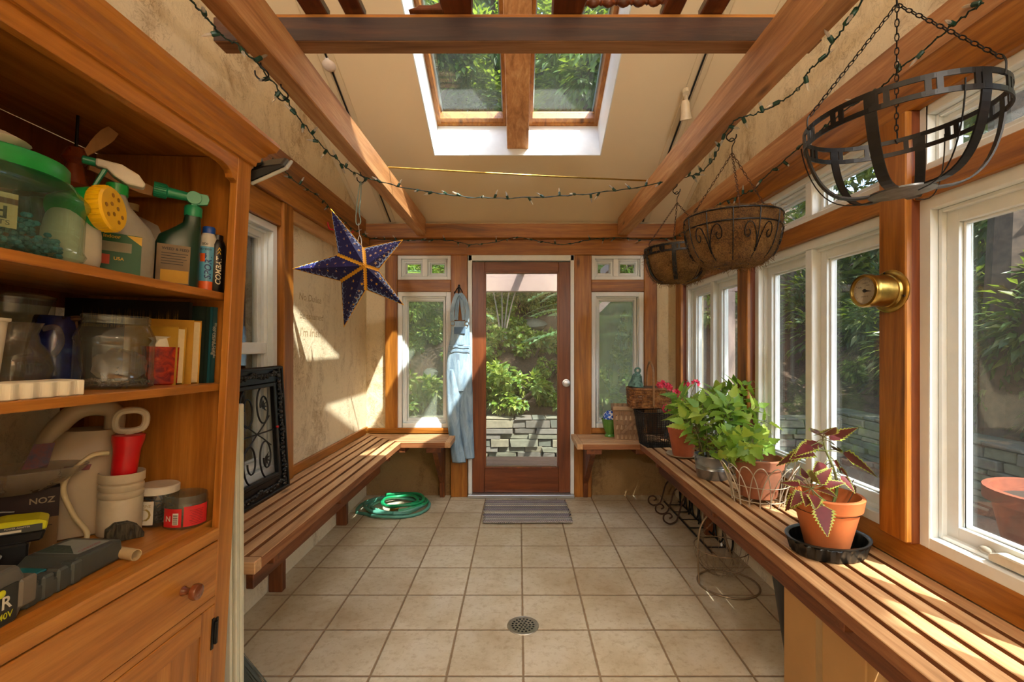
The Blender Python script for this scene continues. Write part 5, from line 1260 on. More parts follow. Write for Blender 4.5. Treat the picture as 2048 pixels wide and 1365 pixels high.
for x0, zs in ((.235, .056), (-.62, .088)): MB().lathe([(r_*.8, z) for r_, z in prof], 16, (x0, -.03, zs), axis=(1, 0, .02)).build('turned_spindle', RB, t)
MB().prism([(-.395, .019), (-.27, .019), (-.262, .05), (-.266, .066), (-.285, .045), (-.31, .036), (-.355, .036), (-.362, .030)], 1, -.05, -.022).build('carved_bracket', RB, t, .003)
# lamps on the tracks
p = at(659, 128, 2.74); t = thing('track_globe', 'round frosted lamp on the left lighting track', 'lamp', p)
sl = slp(0, 0, 0); dn = -NV
MB().lathe([(.050, .012), (.053, .016), (.052, .034), (.03, .05)], 28, axis=NV).build('lamp_ring', plain('lamp_grey', (120, 118, 110), .4, .5), t)
MB().lathe([(.0001, .030), (.02, .028), (.036, .020), (.046, .004), (.050, -.012)], 28, axis=-NV).build('lamp_glass', plain('frosted_lamp', (226, 214, 204), .35), t)
MB().tube([NV*.05, NV*.12], .012, 8).build('lamp_stem', BLACK, t)
p = at(1372, 232, 2.93); t = thing('track_spotlight', 'white spotlight head on the right lighting track', 'lamp', p)
MB().lathe([(.018, -.09), (.026, -.07), (.028, -.02), (.036, .02), (.034, .022)], 22, axis=(.18, .35, -.9)).build('lamp_can', plain('spot_white', (222, 206, 176), .4), t)
MB().tube([(0, .0, .05), (-.02, -.06, .11)], .012, 10).lathe([(.022, 0), (.022, .03)], 14, (-.022, -.07, .10), axis=NV).build('lamp_stem', plain('spot_white', None), t)

# barometer
p = Vector((1.296, 1.645, 1.313+(692-583)*1.645/943)); t = thing('barometer', 'round brass barometer on the cedar post of the right wall', 'barometer', p, .14)
ax = (-1, 0, 0)
MB().lathe([(0, 0), (.072, 0), (.074, .006), (.068, .012), (.060, .014), (.058, .024), (.0545, .026), (.0545, .086), (.058, .09), (.058, .102), (.055, .108), (.048, .110), (.0465, .106), (.0455, .1003), (0, .1001)], 48, axis=ax).build('case', BRASS, t)
d_ = MB().lathe([(.0, .1006), (.0455, .1006)], 40, axis=ax).build('dial', plain('dial_silver', (206, 198, 176), .5, var=.06, scale=60), t)
m = MB()
def dial(x, y, o=.1012): return (-o, -x, y)    # local dial plane, x to the viewer's right
def needle(m, ang, L_, w_, tail=.012):
    d = Vector((cos(ang), sin(ang))); n_ = Vector((-d.y, d.x)); q_ = [d*L_, n_*w_, -d*tail, -n_*w_]; m.add([dial(a.x, a.y, .1018) for a in q_], [(0, 1, 2, 3)], False)
needle(m, R(-8), .030, .0035); needle(m, R(82), .040, .0006); m.lathe([(.006, .1005), (.006, .104), (.002, .105), (0, .105)], 16, axis=ax); m.build('needle', INK, d_)
m = MB()
for k in range(41):
    a = R(-40+k*6.5); r0 = .038 if k % 5 else .034; m.ribbon([dial(r0*cos(a), r0*sin(a)), dial(.043*cos(a), .043*sin(a))], Vector((0, sin(a), cos(a))), .0008, .0002)
put_text(m, 'FAIR', .007, lambda x, y: dial(x+.012, y+.018)); put_text(m, 'CHANGE', .006, lambda x, y: dial(x, y+.026)); put_text(m, 'RAIN', .007, lambda x, y: dial(x-.02, y+.012)); put_text(m, 'BAROMETER', .005, lambda x, y: dial(x, y-.02))
m.build('scale', plain('dial_ink', (70, 64, 54), .5), d_)
for a in (R(80), R(200), R(320)): MB().lathe([(.004, .0), (.003, .003), (0, .0035)], 10, (-.012, .065*cos(a), .065*sin(a)), axis=ax).build('screw', IRON, t)

# overalls on the hook
t = thing('overall_hook', 'black triple hook on the post carrying the overalls', 'hook', at(918, 580, 4.085))
m = MB().box(-.012, .012, -.006, 0, -.02, .03)
for dx in (-.03, 0, .03): m.tube(spline([(dx*.2, -.004, .02), (dx*.7, -.018, .0), (dx, -.035, -.03), (dx*1.1, -.045, -.036), (dx*1.15, -.052, -.02)], 4), .004, 6)
m.ball((0, -.006, .036), .009, 10, 8); m.build('hook', IRON, t)
DEN = NT('denim'); v = DEN.coord((1, 1, 1), rand=False); v2 = DEN.coord((9, 9, 2), rand=False); big = DEN.noise(v2, 2.2, 5, .65, .6); fine = DEN.noise(v, 220, 3, .7); dirt = DEN.noise(DEN.coord((3, 3, 3), rand=False), 4, 5, .7)
DEN.col(DEN.mix(DEN.ramp(dirt, [(.58, (0, 0, 0)), (.8, (150, 150, 150))]), DEN.mix(DEN.math('MULTIPLY', fine, .3), DEN.ramp(big, [(.3, (104, 134, 158)), (.55, (156, 182, 198)), (.75, (188, 206, 214))]), lin((84, 110, 140))), lin((120, 110, 96)))); DEN.p(Roughness=.9); DEN.bump(DEN.math('ADD', fine, DEN.math('MULTIPLY', big, 3)), .35, .006)
o = at(918, 760, 4.03); t = thing('denim_overalls', 'faded blue denim overalls hanging from the hook left of the door', 'overalls', o)
def loft(secs, n=26, seed=0, fold=.010):
    """secs: (z, centre x, centre y, half width, half depth)"""
    m = MB(); vs = []
    for z, cx_, cy_, a, b in secs:
        for k in range(n):
            th = 2*pi*k/n; f_ = 1+fold/max(b, .01)*sin(5*th+z*9+seed)*.5*abs(sin(th)); vs.append((cx_+a*cos(th)*(1+.03*sin(3*th+z*17+seed)), cy_+b*sin(th)*f_, z))
    N = len(secs); m.add(vs, [(i*n+k, i*n+(k+1) % n, (i+1)*n+(k+1) % n, (i+1)*n+k) for i in range(N-1) for k in range(n)], True); return m
px = lambda x, y: (at(x, y, 4.03)-o)
def sec(y, x0, x1, b, cy_=0.0): a = px(x0, y); c = px(x1, y); return (a.z, (a.x+c.x)/2, cy_, (c.x-a.x)/2, b)
bib = loft([sec(642, 903, 937, .012), sec(660, 902, 939, .018), sec(680, 900, 940, .024), sec(692, 898, 941, .028)], seed=1); bib.build('bib', DEN.m, t, solid=.003, subsurf=1)
body = loft([sec(690, 897, 941, .028), sec(702, 896, 942, .032), sec(720, 894, 943, .036), sec(745, 893, 944, .040), sec(765, 894, 943, .036), sec(785, 897, 940, .022)], seed=2); body.build('seat', DEN.m, t, solid=.003, subsurf=1)
lg = loft([sec(738, 893.5, 919, .030), sec(755, 893, 920, .042), sec(775, 893, 921, .040), sec(800, 893, 920, .036), sec(840, 894, 918, .036), sec(880, 899, 922, .034), sec(905, 902, 930, .032), sec(926, 905, 932, .030)], seed=3, fold=.016); lg.build('trouser_leg', DEN.m, t, solid=.003, subsurf=1)
lg = loft([sec(738, 916, 943.5, .030, .01), sec(755, 915, 944, .042, .008), sec(775, 914, 944.5, .036, .016), sec(800, 914, 945, .036, .022), sec(840, 917, 945, .036, .02), sec(880, 922, 947, .034, .015), sec(905, 925, 948, .032, .01), sec(918, 926, 949, .030, .01)], seed=4.4, fold=.016); lg.build('trouser_leg', DEN.m, t, solid=.003, subsurf=1)
for s_, x in ((-1, 906), (1, 934)):
    pts = [px(x, 650)+Vector((0, -.02, 0)), px(x+s_*1.5, 625)+Vector((0, -.012, 0)), px(x-s_*4, 600)+Vector((0, -.02, 0)), px(918+s_*2, 588)+Vector((0, -.012, 0)), px(919+s_*4, 598)+Vector((0, .0, 0)), px(920+s_*8, 640)+Vector((0, .012, 0))]
    st = MB().ribbon(spline(pts, 5), Vector((1, 0, 0)), .034, .004).build('strap', DEN.m, t)
    c = px(x, 648)+Vector((0, -.024, 0)); MB().tube([c+Vector((.018*cos(a), 0, .022*sin(a))) for a in [2*pi*k/14 for k in range(14)]], .002, 5, True).build('buckle', BRASS, st)
m = MB()
for y, x0, x1 in ((694, 899, 940), (703, 898, 941)): a, b = px(x0, y), px(x1, y); m.ribbon([a.lerp(b, k/10)+Vector((0, -.028-.012*sin(pi*k/10), 0)) for k in range(11)], Vector((0, 0, 1)), .006, .003)
c = px(917, 722); m.box(c.x-.014, c.x+.014, -.040, -.034, c.z-.075, c.z+.06)
m.build('fly_seams', plain('denim_seam', (128, 150, 170), .9), t)
a = px(909, 652); MB().box(a.x, a.x+.095, -.028, -.022, a.z-.07, a.z-.012).build('bib_pocket', plain('denim_pocket', (96, 124, 150), .9), t, .003)
# ------------------------------------------------------------------ things on the benches and the floor
def pot_prof(r0, r1, h, rim=.22, lip=.008):
    """flower pot: foot radius, mouth radius, height"""
    hr = h*(1-rim); rr_ = r0+(r1-r0)*(1-rim)*.92
    return [(0, 0), (r0*.94, 0), (r0, .004), (rr_, hr), (rr_+lip, hr+.002), (r1, h-.004), (r1-.003, h), (r1-.013, h), (r1-.02, hr), (r0*.9, .03)]
def leaf(mb, p, d, up, L, W, m_in=0, m_out=None, serr=6, droop=.35, cup=.2, pet=0.0):
    """toothed leaf with a midrib fold; m_out gives a differently coloured margin"""
    p = Vector(p); d = Vector(d).normalized(); s = d.cross(Vector(up))
    if s.length < 1e-3: s = d.orthogonal()
    s.normalize(); u = s.cross(d).normalized()
    n = serr*2
    def pos(t, w): return p+d*(L*(t-.12*droop*t*t))+u*(-droop*L*.5*t*t+cup*abs(w))+s*w
    def half(t): return W*.5*min(1, (t/.16))**.6*(1-max(0, (t-.22)/.78)**1.25)*1.12 if 0 < t < 1 else 0.0
    for sg in (-1, 1):
        vs = []
        for i in range(n+1):
            t = i/n; h = half(t)*(1.06 if i % 2 else .80)
            vs += [pos(t, 0), pos(t, sg*h*.76), pos(min(1, t+(.04 if i % 2 else 0)), sg*h)]
        f1 = [(3*i, 3*i+1, 3*i+4, 3*i+3) for i in range(n)]; f2 = [(3*i+1, 3*i+2, 3*i+5, 3*i+4) for i in range(n)]
        mb.mat(m_in).add(vs, f1, True); o = len(mb.v)-len(vs)
        mc = m_out if m_out is not None else m_in
        for f in f2: mb.f.append([o+k for k in f]); mb.mi.append(mc); mb.sm.append(True)
def leafy_stem(st, lv, pts, n, L, W, q, mats, r=.0035, whorl=2, tip=True, m_out=None, serr=6, start=.25, pet=.35):
    P5 = spline(pts, 6); st.tube(P5, [r*(1-.5*k/len(P5)) for k in range(len(P5))], 6)
    for i in range(n):
        u = start+(1-start)*i/max(1, n-1); k = min(len(P5)-2, int(u*(len(P5)-1))); c = P5[k]; ax = (P5[k+1]-P5[k]).normalized(); a0 = i*1.57+q.uniform(-.3, .3)
        for w in range(whorl):
            a = a0+2*pi*w/whorl; o = ax.orthogonal().normalized(); o = Quaternion(ax, a) @ o
            d = (o+ax*(.25+.5*u)).normalized(); sz = (.55+.6*sin(pi*min(1, (1-u)+.25)))*q.uniform(.8, 1.15)
            e = c+d*L*sz*pet; st.tube([c, e], r*.35, 4)
            leaf(lv, e, d+Vector((0, 0, .1)), ax, L*sz, W*sz, q.choice(mats), m_out, serr)
G1 = [leafmat('nettle_green', (112, 156, 50), (160, 198, 92), trans=.42), leafmat('nettle_lime', (148, 176, 58), (190, 208, 100), trans=.45), leafmat('nettle_dark', (78, 122, 48), (118, 158, 72), trans=.3)]
MAR = [leafmat('coleus_maroon', (72, 18, 26), (112, 34, 40), trans=.15), leafmat('coleus_lime', (150, 172, 60), (196, 206, 110), trans=.35)]
STEMG = plain('stem_green', (104, 128, 66), .6, c2=(110, 86, 70)); STEMB = plain('stem_brown', (104, 84, 66), .7)
def soil(t, r, z): 
    q = random.Random(int(z*1e4)); m = MB().lathe([(r, z), (r*.7, z+.006), (r*.3, z+.009), (0, z+.008)], 22); m.v = [(a, b, c+q.uniform(-.002, .002)) for a, b, c in m.v]; m.build('soil', SOIL, t)

# coleus in its terracotta pot on a black tray
b = atZ(1655, 1104, ZB); t = thing('plant_tray', 'ribbed black plastic tray under the coleus pot', 'tray', b, .25)
m = MB(); pr = [(.0, .0), (.104, .0), (.110, .003), (.1115, .008), (.121, .048), (.122, .052), (.131, .056), (.131, .061), (.125, .061), (.118, .056), (.105, .007), (.0, .007)]
m.lathe(pr, 96, sx=1.16, sy=.94)
m.v = [(x*(1+(.045 if (int((atan2(y, x)+pi)/(2*pi)*96+.5) % 4 < 2) and .004 < z < .05 else 0)), y*(1+(.045 if (int((atan2(y, x)+pi)/(2*pi)*96+.5) % 4 < 2) and .004 < z < .05 else 0)), z) for x, y, z in m.v]
m.build('tray_body', plain('tray_black', (22, 24, 22), .28), t)
c = b+Vector((.004, .012, .0075)); t = thing('coleus_pot', 'terracotta pot with a maroon and lime coleus, nearest on the right bench', 'plant', c)
MB().lathe(pot_prof(.070, .121, .205, .24), 48).build('pot', plain('terracotta_bright', (204, 114, 60), .7, var=.1, scale=10, bump=.06), t); soil(t, .108, .150)
q = random.Random(12); st = MB(); lv = MB(); o = c
L_ = lambda x, y, dD=0.0: at(x, y, c.y+dD)-o
S0_ = Vector((.02, .0, .155)); stem = [S0_, L_(1673, 985), L_(1672, 955), L_(1662, 925), L_(1651, 900), L_(1646, 876)]
st.tube(spline(stem, 5), [.006-.00011*k for k in range(26)], 7)
def cl(x0, y0, x1, y1, L, W, dz=0.0, dD=0.0, up=(0, -.6, 1)):
    a, e = L_(x0, y0, 0), L_(x1, y1, dD); st.tube(spline([a, (a+e)/2+Vector((0, 0, .004)), e], 3), .0016, 5); d = (e-a); d.z += dz
    leaf(lv, e, d, up, L*1.45, W*1.5, 0, 1, 9, .3, .12)
cl(1648, 880, 1634, 884, .085, .038, -.01); cl(1648, 880, 1660, 880, .085, .034, .012, .0); cl(1646, 876, 1648, 868, .05, .045, .0, -.05, (0, 1, .6)); cl(1646, 876, 1640, 872, .05, .04, .01, -.03); cl(1646, 876, 1656, 872, .045, .04, .02, -.03)
cl(1652, 902, 1624, 903, .085, .042, -.01, -.04); cl(1652, 903, 1610, 906, .085, .044, -.02, .04); cl(1652, 902, 1686, 908, .105, .050, -.022, -.01); cl(1654, 908, 1640, 896, .055, .034, .0, .04); cl(1656, 912, 1668, 922, .045, .026, -.01); cl(1660, 920, 1648, 928, .05, .028, .0, -.02); cl(1664, 930, 1680, 938, .04, .022, -.01); cl(1666, 935, 1655, 945, .045, .026, -.01, -.02)
S2 = spline([S0_+Vector((-.01, -.01, 0)), L_(1652, 1004, -.04), L_(1634, 990, -.06), L_(1622, 978, -.05)], 4); st.tube(S2, .003, 6)
for (x1, y1, L, W, dz, dD) in ((1608, 985, .055, .034, -.01, -.06), (1600, 972, .05, .03, .0, -.02), (1634, 968, .055, .032, .01, -.05), (1625, 962, .05, .04, .02, -.10), (1617, 988, .05, .036, -.02, -.11), (1640, 980, .05, .03, -.005, -.09), (1612, 958, .045, .024, .01, .0), (1632, 1002, .045, .03, -.03, -.10)):
    a, e = L_(1622, 978, -.05), L_(x1, y1, dD); st.tube([a, e], .0014, 5); leaf(lv, e, (e-a)+Vector((0, -.004, dz)), (0, -.7, 1), L*1.5, W*1.45, 0, 1, 8, .3, .12)
a, e = L_(1638, 1000, -.06), L_(1645, 1012, -.135); st.tube([L_(1660, 1006, -.03), a, e], .0016, 5); leaf(lv, e, Vector((0, -.02, -.09)), (0, -1, .1), .10, .075, 0, 1, 10, -.1, .05)
for (x0, y0, x1, y1, L, W, dz, dD) in ((1650, 884, 1622, 892, .07, .034, -.012, -.05), (1648, 880, 1668, 890, .06, .032, -.004, .04), (1653, 905, 1668, 900, .06, .03, .0, .05), (1660, 922, 1676, 928, .06, .03, -.012, .02), (1662, 926, 1644, 938, .055, .03, -.012, .02), (1668, 945, 1682, 952, .05, .026, -.014, -.02), (1646, 876, 1636, 870, .06, .034, .014, .05)): cl(x0, y0, x1, y1, L, W, dz, dD)
for (x1, y1, L, W, dz, dD) in ((1598, 992, .055, .034, -.014, -.03), (1612, 972, .055, .036, .004, -.12), (1640, 960, .05, .034, .012, -.02), (1628, 992, .05, .034, -.02, -.13), (1604, 962, .05, .03, .008, .03), (1646, 972, .05, .03, .0, -.06)):
    a, e = L_(1622, 978, -.05), L_(x1, y1, dD); st.tube([a, e], .0014, 5); leaf(lv, e, (e-a)+Vector((0, -.004, dz)), (0, -.7, 1), L*1.5, W*1.45, 0, 1, 8, .3, .12)
st.build('stem', STEMG, t); lv.build('foliage', MAR, t)
m = MB().tube(spline([(.075, .01, .15), L_(1707, 985, .0), L_(1704, 968), L_(1708, 960)], 4), .0016, 5); leaf(m, L_(1708, 970, 0), Vector((.01, 0, -.05)), (0, -1, 0), .05, .012, 0, None, 3); m.build('dead_leaf', STEMB, t)

# wire basket holding a terracotta pot of trailing green
b = atZ(1516, 1004, ZB); t = thing('wire_basket', 'flared grey wire loop basket holding a pot on the right bench', 'basket', b)
WIRE = plain('basket_wire', (206, 194, 172), .4, .4, var=.1)
r0, r1, hh = .115, .178, .20
for k in range(16):
    m = MB(); pts = []
    for j in range(25):
        u = j/24; ph = 2*pi*k/16+(u-.5)*2*pi/16*2.1; z = hh*sin(pi*u)**.75; rr_ = r0+(r1-r0)*(z/hh)**1.6; pts.append((rr_*cos(ph), rr_*sin(ph), .003+z))
    m.tube(pts, .0025, 5); m.build('wire_loop', WIRE, t)
for z, rr_ in ((.028, r0+.005), (.10, r0+.022)): MB().tube(ring(rr_, z, 40), .0020, 5, True).build('wire_ring', WIRE, t)
m = MB()
for k in range(4): a = k*pi/4; m.tube([(-.12*cos(a), -.12*sin(a), .028), (.12*cos(a), .12*sin(a), .028)], .0018, 5)
m.build('wire_base', WIRE, t)
cc = b+Vector((0, 0, .0305)); t = thing('trailing_plant_pot', 'weathered terracotta pot of trailing green leaves standing in the wire basket', 'plant', cc, 0)
MB().lathe(pot_prof(.082, .120, .19, .26, .005), 44).build('pot', plain('terracotta_dull', (172, 104, 70), .8, var=.2, scale=9, c2=(120, 78, 56), bump=.1), t); soil(t, .105, .15)
q = random.Random(3); st = MB(); lv = MB()
for i in range(17):
    a = q.uniform(1.2, 5.0); ln = q.uniform(.05, .17); h_ = q.uniform(.0, .17); base = Vector((-.03+q.uniform(-.04, .05), q.uniform(-.05, .05), .155)); e = base+Vector((cos(a)*ln, sin(a)*ln*.8, h_))
    leafy_stem(st, lv, [base, base.lerp(e, .5)+Vector((0, 0, .06)), e], 6, .058, .050, q, [0, 0, 2, 1], .0022, 2, serr=4, start=.3, pet=.5)
st.build('stem', STEMG, t); lv.build('foliage', G1, t)
# galvanised bucket with a bushy green plant
b = atZ(1425, 955, ZB); t = thing('bucket_plant', 'galvanised bucket full of bushy bright green nettle-leaved plant', 'plant', b)
m = MB().lathe([(0, 0), (.083, 0), (.086, .004), (.092, .05), (.0945, .056), (.0925, .062), (.098, .125), (.1005, .128), (.1005, .134), (.096, .134), (.088, .06), (.08, .01), (0, .01)], 44); m.build('bucket', GALV, t); soil(t, .092, .105)
for s_ in (-1, 1): MB().lathe([(.012, 0), (.012, .004), (0, .005)], 12, (s_*.098, 0, .11), axis=(s_, 0, 0)).build('ear', GALV, t)
MB().tube(spline([(-.102, 0, .11), (-.10, -.06, .09), (0, -.112, .07), (.10, -.06, .09), (.102, 0, .11)], 6), .0025, 6).build('bail_handle', GALV, t)
q = random.Random(17); st = MB(); lv = MB()
for i in range(27):
    a = i*2.4; rr_ = .07*sqrt(q.random()); base = Vector((rr_*cos(a), rr_*sin(a), .108)); sp = q.uniform(.04, .27); hz_ = q.uniform(.24, .47)*(1.15-sp*1.4)
    e = Vector((.02+sp*cos(a)*1.0, sp*sin(a), .12+hz_)); leafy_stem(st, lv, [base, base.lerp(e, .5)+Vector((0, 0, .05)), e], 9, .088, .044, q, [0, 0, 1, 2], .003, 2, serr=7, start=.22, pet=.3)
st.build('stem', STEMG, t); lv.build('foliage', G1, t)
# geranium with pink flowers
b = atZ(1366, 913, ZB); t = thing('saucer', 'pale glazed saucer under the pink-flowered pot', 'saucer', b); MB().lathe([(0, 0), (.075, 0), (.112, .016), (.114, .020), (.109, .019), (.075, .006), (0, .006)], 40).build('saucer_body', plain('saucer_glaze', (190, 178, 152), .3), t)
c = b+Vector((0, 0, .0065)); t = thing('geranium_pot', 'terracotta pot of leggy geranium with pink flowers at the far end of the right bench', 'plant', c)
MB().lathe(pot_prof(.068, .104, .195, .22, .004), 44).build('pot', plain('terracotta_mid', (186, 100, 62), .75, var=.14, scale=12, bump=.06), t); soil(t, .092, .155)
q = random.Random(8); st = MB(); lv = MB(); fl = MB(); o = c; L_ = lambda x, y, dD=0.0: at(x, y, c.y+dD)-o
PINK = [plain('petal_pink', (226, 70, 104), .5, var=.1), plain('petal_red', (206, 36, 70), .5)]
for (x, y, dD) in ((1322, 769, -.1), (1336, 775, -.05), (1351, 786, -.12), (1334, 818, -.16), (1371, 768, .05), (1391, 768, .02)):
    e = L_(x, y, dD); st.tube(spline([(q.uniform(-.03, .03), q.uniform(-.03, .03), .16), e*.55+Vector((0, 0, .12)), e], 4), .0022, 5)
    for i in range(11 if x < 1360 else 4):
        d = (rdir(q)+Vector((0, -.4, .3))).normalized()
        for k in range(5):
            a = 2*pi*k/5; u = d.orthogonal().normalized(); u = Quaternion(d, a) @ u; leaf(fl, e+d*.02, u+d*.4, d, .022, .017, q.randrange(2), None, 3, .1, .1)
for i in range(44):
    a = i*2.4; e = Vector((.05+q.uniform(.04, .17)*cos(a), q.uniform(.03, .15)*sin(a), q.uniform(.22, .36))); st.tube(spline([(0, 0, .16), e*.5+Vector((0, 0, .10)), e], 3), .002, 5); leaf(lv, e, (cos(a), sin(a), .0), (0, 0, 1), q.uniform(.05, .09), q.uniform(.035, .06), q.choice([0, 2, 0, 1]), None, 6)
leaf(lv, L_(1392, 868, -.13), Vector((-.06, -.02, -.03)), (0, -.5, 1), .11, .065, 1, None, 6, .3, .1); st.tube([L_(1392, 868, -.13), (.03, -.03, .16)], .003, 5)
st.build('stem', STEMG, t); lv.build('foliage', G1, t); fl.build('flowers', PINK, t)
# black woven-wire basket
b = atZ(1312, 891, ZB); b.y += .0; t = thing('black_wire_basket', 'tall black fine-wire basket standing at the bench corner', 'basket', b, .1)
BW = plain('dark_wire', (44, 42, 38), .5, .6, var=.15); hh = .262
R2 = lambda u: (.100+.035*u, .085+.03*u)
def rect(u, z, n=14):
    a, c_ = R2(u); out = []
    for (x0, y0), (x1, y1) in zip(((-a, -c_), (a, -c_), (a, c_), (-a, c_)), ((a, -c_), (a, c_), (-a, c_), (-a, -c_))): out += [(x0+(x1-x0)*k/n, y0+(y1-y0)*k/n, z) for k in range(n)]
    return out
m = MB()
for i in range(34): u = i/33; m.tube([Vector(p)+Vector((0, 0, .0015*(j % 2))) for j, p in enumerate(rect(u, .004+hh*u*.97))], .0017, 4, True)
m.build('woven_wires', BW, t); m = MB(); lo_, hi_ = rect(0, .003), rect(1, hh)
for j in range(len(lo_)): m.tube([lo_[j], hi_[j]], .0016, 4)
m.build('upright_wires', BW, t); MB().tube(rect(1, hh), .004, 6, True).build('rim', BW, t); a, c_ = R2(0); bx('basket_base', (-a, a, -c_, c_, .0, .003), BW, t)
# splint basket
b2 = Vector((.895, 3.905, ZB)); t = thing('splint_basket', 'pale woven wood-splint basket behind the black wire basket', 'basket', b2, -.12)
SPL = [plain('splint_pale', (186, 156, 122), .7, var=.12, scale=20), plain('splint_brown', (150, 116, 84), .7, var=.14, scale=20)]; hs = .272
for i in range(7):
    u = i/7; z = .004+hs*u; w_ = .10+.02*u; d_ = .085+.02*u; m = MB()
    for (x0, y0), (x1, y1) in zip(((-w_, -d_), (w_, -d_), (w_, d_), (-w_, d_)), ((w_, -d_), (w_, d_), (-w_, d_), (-w_, -d_))):
        pts = [(x0+(x1-x0)*k/12+(.004 if (k+i) % 2 else -.002)*(1 if y0 == y1 == 0 else 0), y0+(y1-y0)*k/12+((.004 if (k+i) % 2 else -.003)*(-1 if y0 < 0 else 1) if y0 == y1 else 0), z+.019) for k in range(13)]
        m.ribbon([Vector(p) for p in pts], Vector((0, 0, 1)), .034, .0025)
    m.build('splint_band', SPL[i % 2], t)
m = MB()
for k in range(7):
    x = -.096+.032*k; m = MB().ribbon([(x, -.0850, .0), (x*1.2, -.1045, hs)], Vector((1, 0, 0)), .024, .002); m.build('upright_splint', SPL[1], t); m = MB().ribbon([(x, .085, .0), (x*1.2, .1045, hs)], Vector((1, 0, 0)), .024, .002); m.build('upright_splint', SPL[1], t)
m = MB().box(-.125, .125, -.112, -.104, hs-.03, hs).box(-.125, .125, .104, .112, hs-.03, hs).box(-.125, -.118, -.112, .112, hs-.03, hs).box(.118, .125, -.112, .112, hs-.03, hs); m.build('rim', SPL[0], t, .003)
MB().ribbon([(-.05, -.112, .06), (.03, -.118, .14), (.11, -.122, .235)], Vector((-.5, 0, .6)), .022, .006).build('folded_handle', SPL[1], t); bx('basket_base', (-.1, .1, -.085, .085, 0, .004), SPL[1], t)
# wicker basket resting on both
zb = max(ZB+.262+.004, ZB+.272)+.003; b3 = Vector((1.035, 3.765, zb)); t = thing('wicker_basket', 'brown wicker picnic basket with hoop handle on top of the other baskets', 'basket', b3, -.05)
WK = NT('wicker'); v = WK.coord((1, 1, 1)); nz = WK.noise(v, 40, 4, .6); WK.col(WK.ramp(nz, [(.35, (84, 48, 22)), (.6, (150, 98, 52)), (.8, (186, 138, 86))])); WK.p(Roughness=.5)
hw_, hd_, hh = .155, .105, .145
def rr2(k, n, u, amp, ph):
    a = 2*pi*k/n; q_ = (abs(cos(a))**5+abs(sin(a))**5)**(-1/5); s_ = 1+.06*u; am = amp*(1 if (k+ph) % 2 else -1); return Vector(((hw_*s_+am)*cos(a)*q_, (hd_*s_+am)*sin(a)*q_, 0))
m = MB()
for i in range(13): m.tube([rr2(k, 44, i/12, .0035, i)+Vector((0, 0, .006+hh*i/12.4)) for k in range(44)], .0055, 5, True)
m.build('weave', WK.m, t); m = MB()
for k in range(0, 44, 2): m.tube([rr2(k, 44, 0, 0, 0), rr2(k, 44, 1, 0, 0)+Vector((0, 0, hh))], .0042, 5)
m.build('stakes', WK.m, t); m = MB().tube([rr2(k, 44, 1.1, 0, 0)+Vector((0, 0, hh+.004)) for k in range(44)], .008, 6, True); m.build('rim', WK.m, t)
m = MB().box(-hw_*.98, hw_*.98, -hd_*.98, hd_*.98, hh+.006, hh+.016); m.build('lid', plain('wicker_lid', (92, 66, 40), .6, var=.25, scale=50), t, .004); bx('basket_base', (-hw_*.95, hw_*.95, -hd_*.95, hd_*.95, 0, .006), WK.m, t)
MB().tube(spline([(.012, -hd_*1.08, .02), (.012, -hd_*1.1, hh+.05), (.012, -hd_*.92, hh+.16), (.012, 0, hh+.215), (.012, hd_*.92, hh+.16), (.012, hd_*1.1, hh+.05), (.012, hd_*1.08, .02)], 6), .008, 8).build('hoop_handle', plain('willow', (150, 108, 66), .5, var=.15, scale=60), t)
# bell on the lid
PAT = NT('verdigris'); v = PAT.coord((1, 1, 1)); PAT.col(PAT.ramp(PAT.noise(v, 26, 5, .7), [(.35, (44, 62, 54)), (.55, (88, 122, 108)), (.75, (130, 164, 146))])); PAT.p(Roughness=.7)
p = b3+Vector((-.108, -.02, hh+.0165)); t = thing('bronze_bell', 'green patinated bell tilted on top of the wicker basket', 'bell', M=Matrix.Translation(p) @ Matrix.Rotation(.12, 4, 'Y'))
MB().lathe([(.062, .0), (.064, .004), (.056, .02), (.044, .055), (.038, .085), (.030, .102), (.012, .110), (.0, .111)], 32).build('bell_body', PAT.m, t)
MB().tube([(.020*cos(a), 0, .130+.020*sin(a)) for a in [2*pi*k/18 for k in range(18)]], .008, 8, True).build('bell_loop', PAT.m, t); MB().lathe([(.02, .078), (.0385, .082), (.0395, .086), (.0375, .09)], 30).build('bead_ring', PAT.m, t)
# green urn with blue and white ball
b = atZ(1220, 873, ZB); t = thing('green_urn', 'fluted green glazed cup vase on the back bench right of the door', 'vase', b)
m = MB().lathe([(0, 0), (.045, 0), (.047, .008), (.040, .018), (.034, .022), (.040, .034), (.054, .07), (.062, .11), (.066, .138), (.073, .142), (.073, .150), (.066, .150), (.056, .11), (.0, .10)], 64)
m.v = [(x*(1+(.028*cos(16*atan2(y, x)) if .02 < z < .139 and math.hypot(x, y) > .03 else 0)), y*(1+(.028*cos(16*atan2(y, x)) if .02 < z < .139 and math.hypot(x, y) > .03 else 0)), z) for x, y, z in m.v]
m.build('vase_body', plain('green_glaze', (92, 146, 60), .22, var=.12, scale=10, coat=.5), t)
BB = NT('blue_white'); v = BB.coord((1, 1, 1)); vo = BB.n('TexVoronoi', Scale=48.0); BB.set(vo.inputs['Vector'], v); BB.col(BB.ramp(vo.outputs['Distance'], [(.3, (30, 70, 176)), (.55, (60, 110, 200)), (.7, (226, 232, 240))])); BB.p(Roughness=.15)
t = thing('blue_ball', 'blue and white patterned ceramic ball sitting in the green urn', 'ball', b+Vector((0, 0, .150+.012))); MB().ball((0, 0, 0), .058, 24, 16).build('ball', BB.m, t)

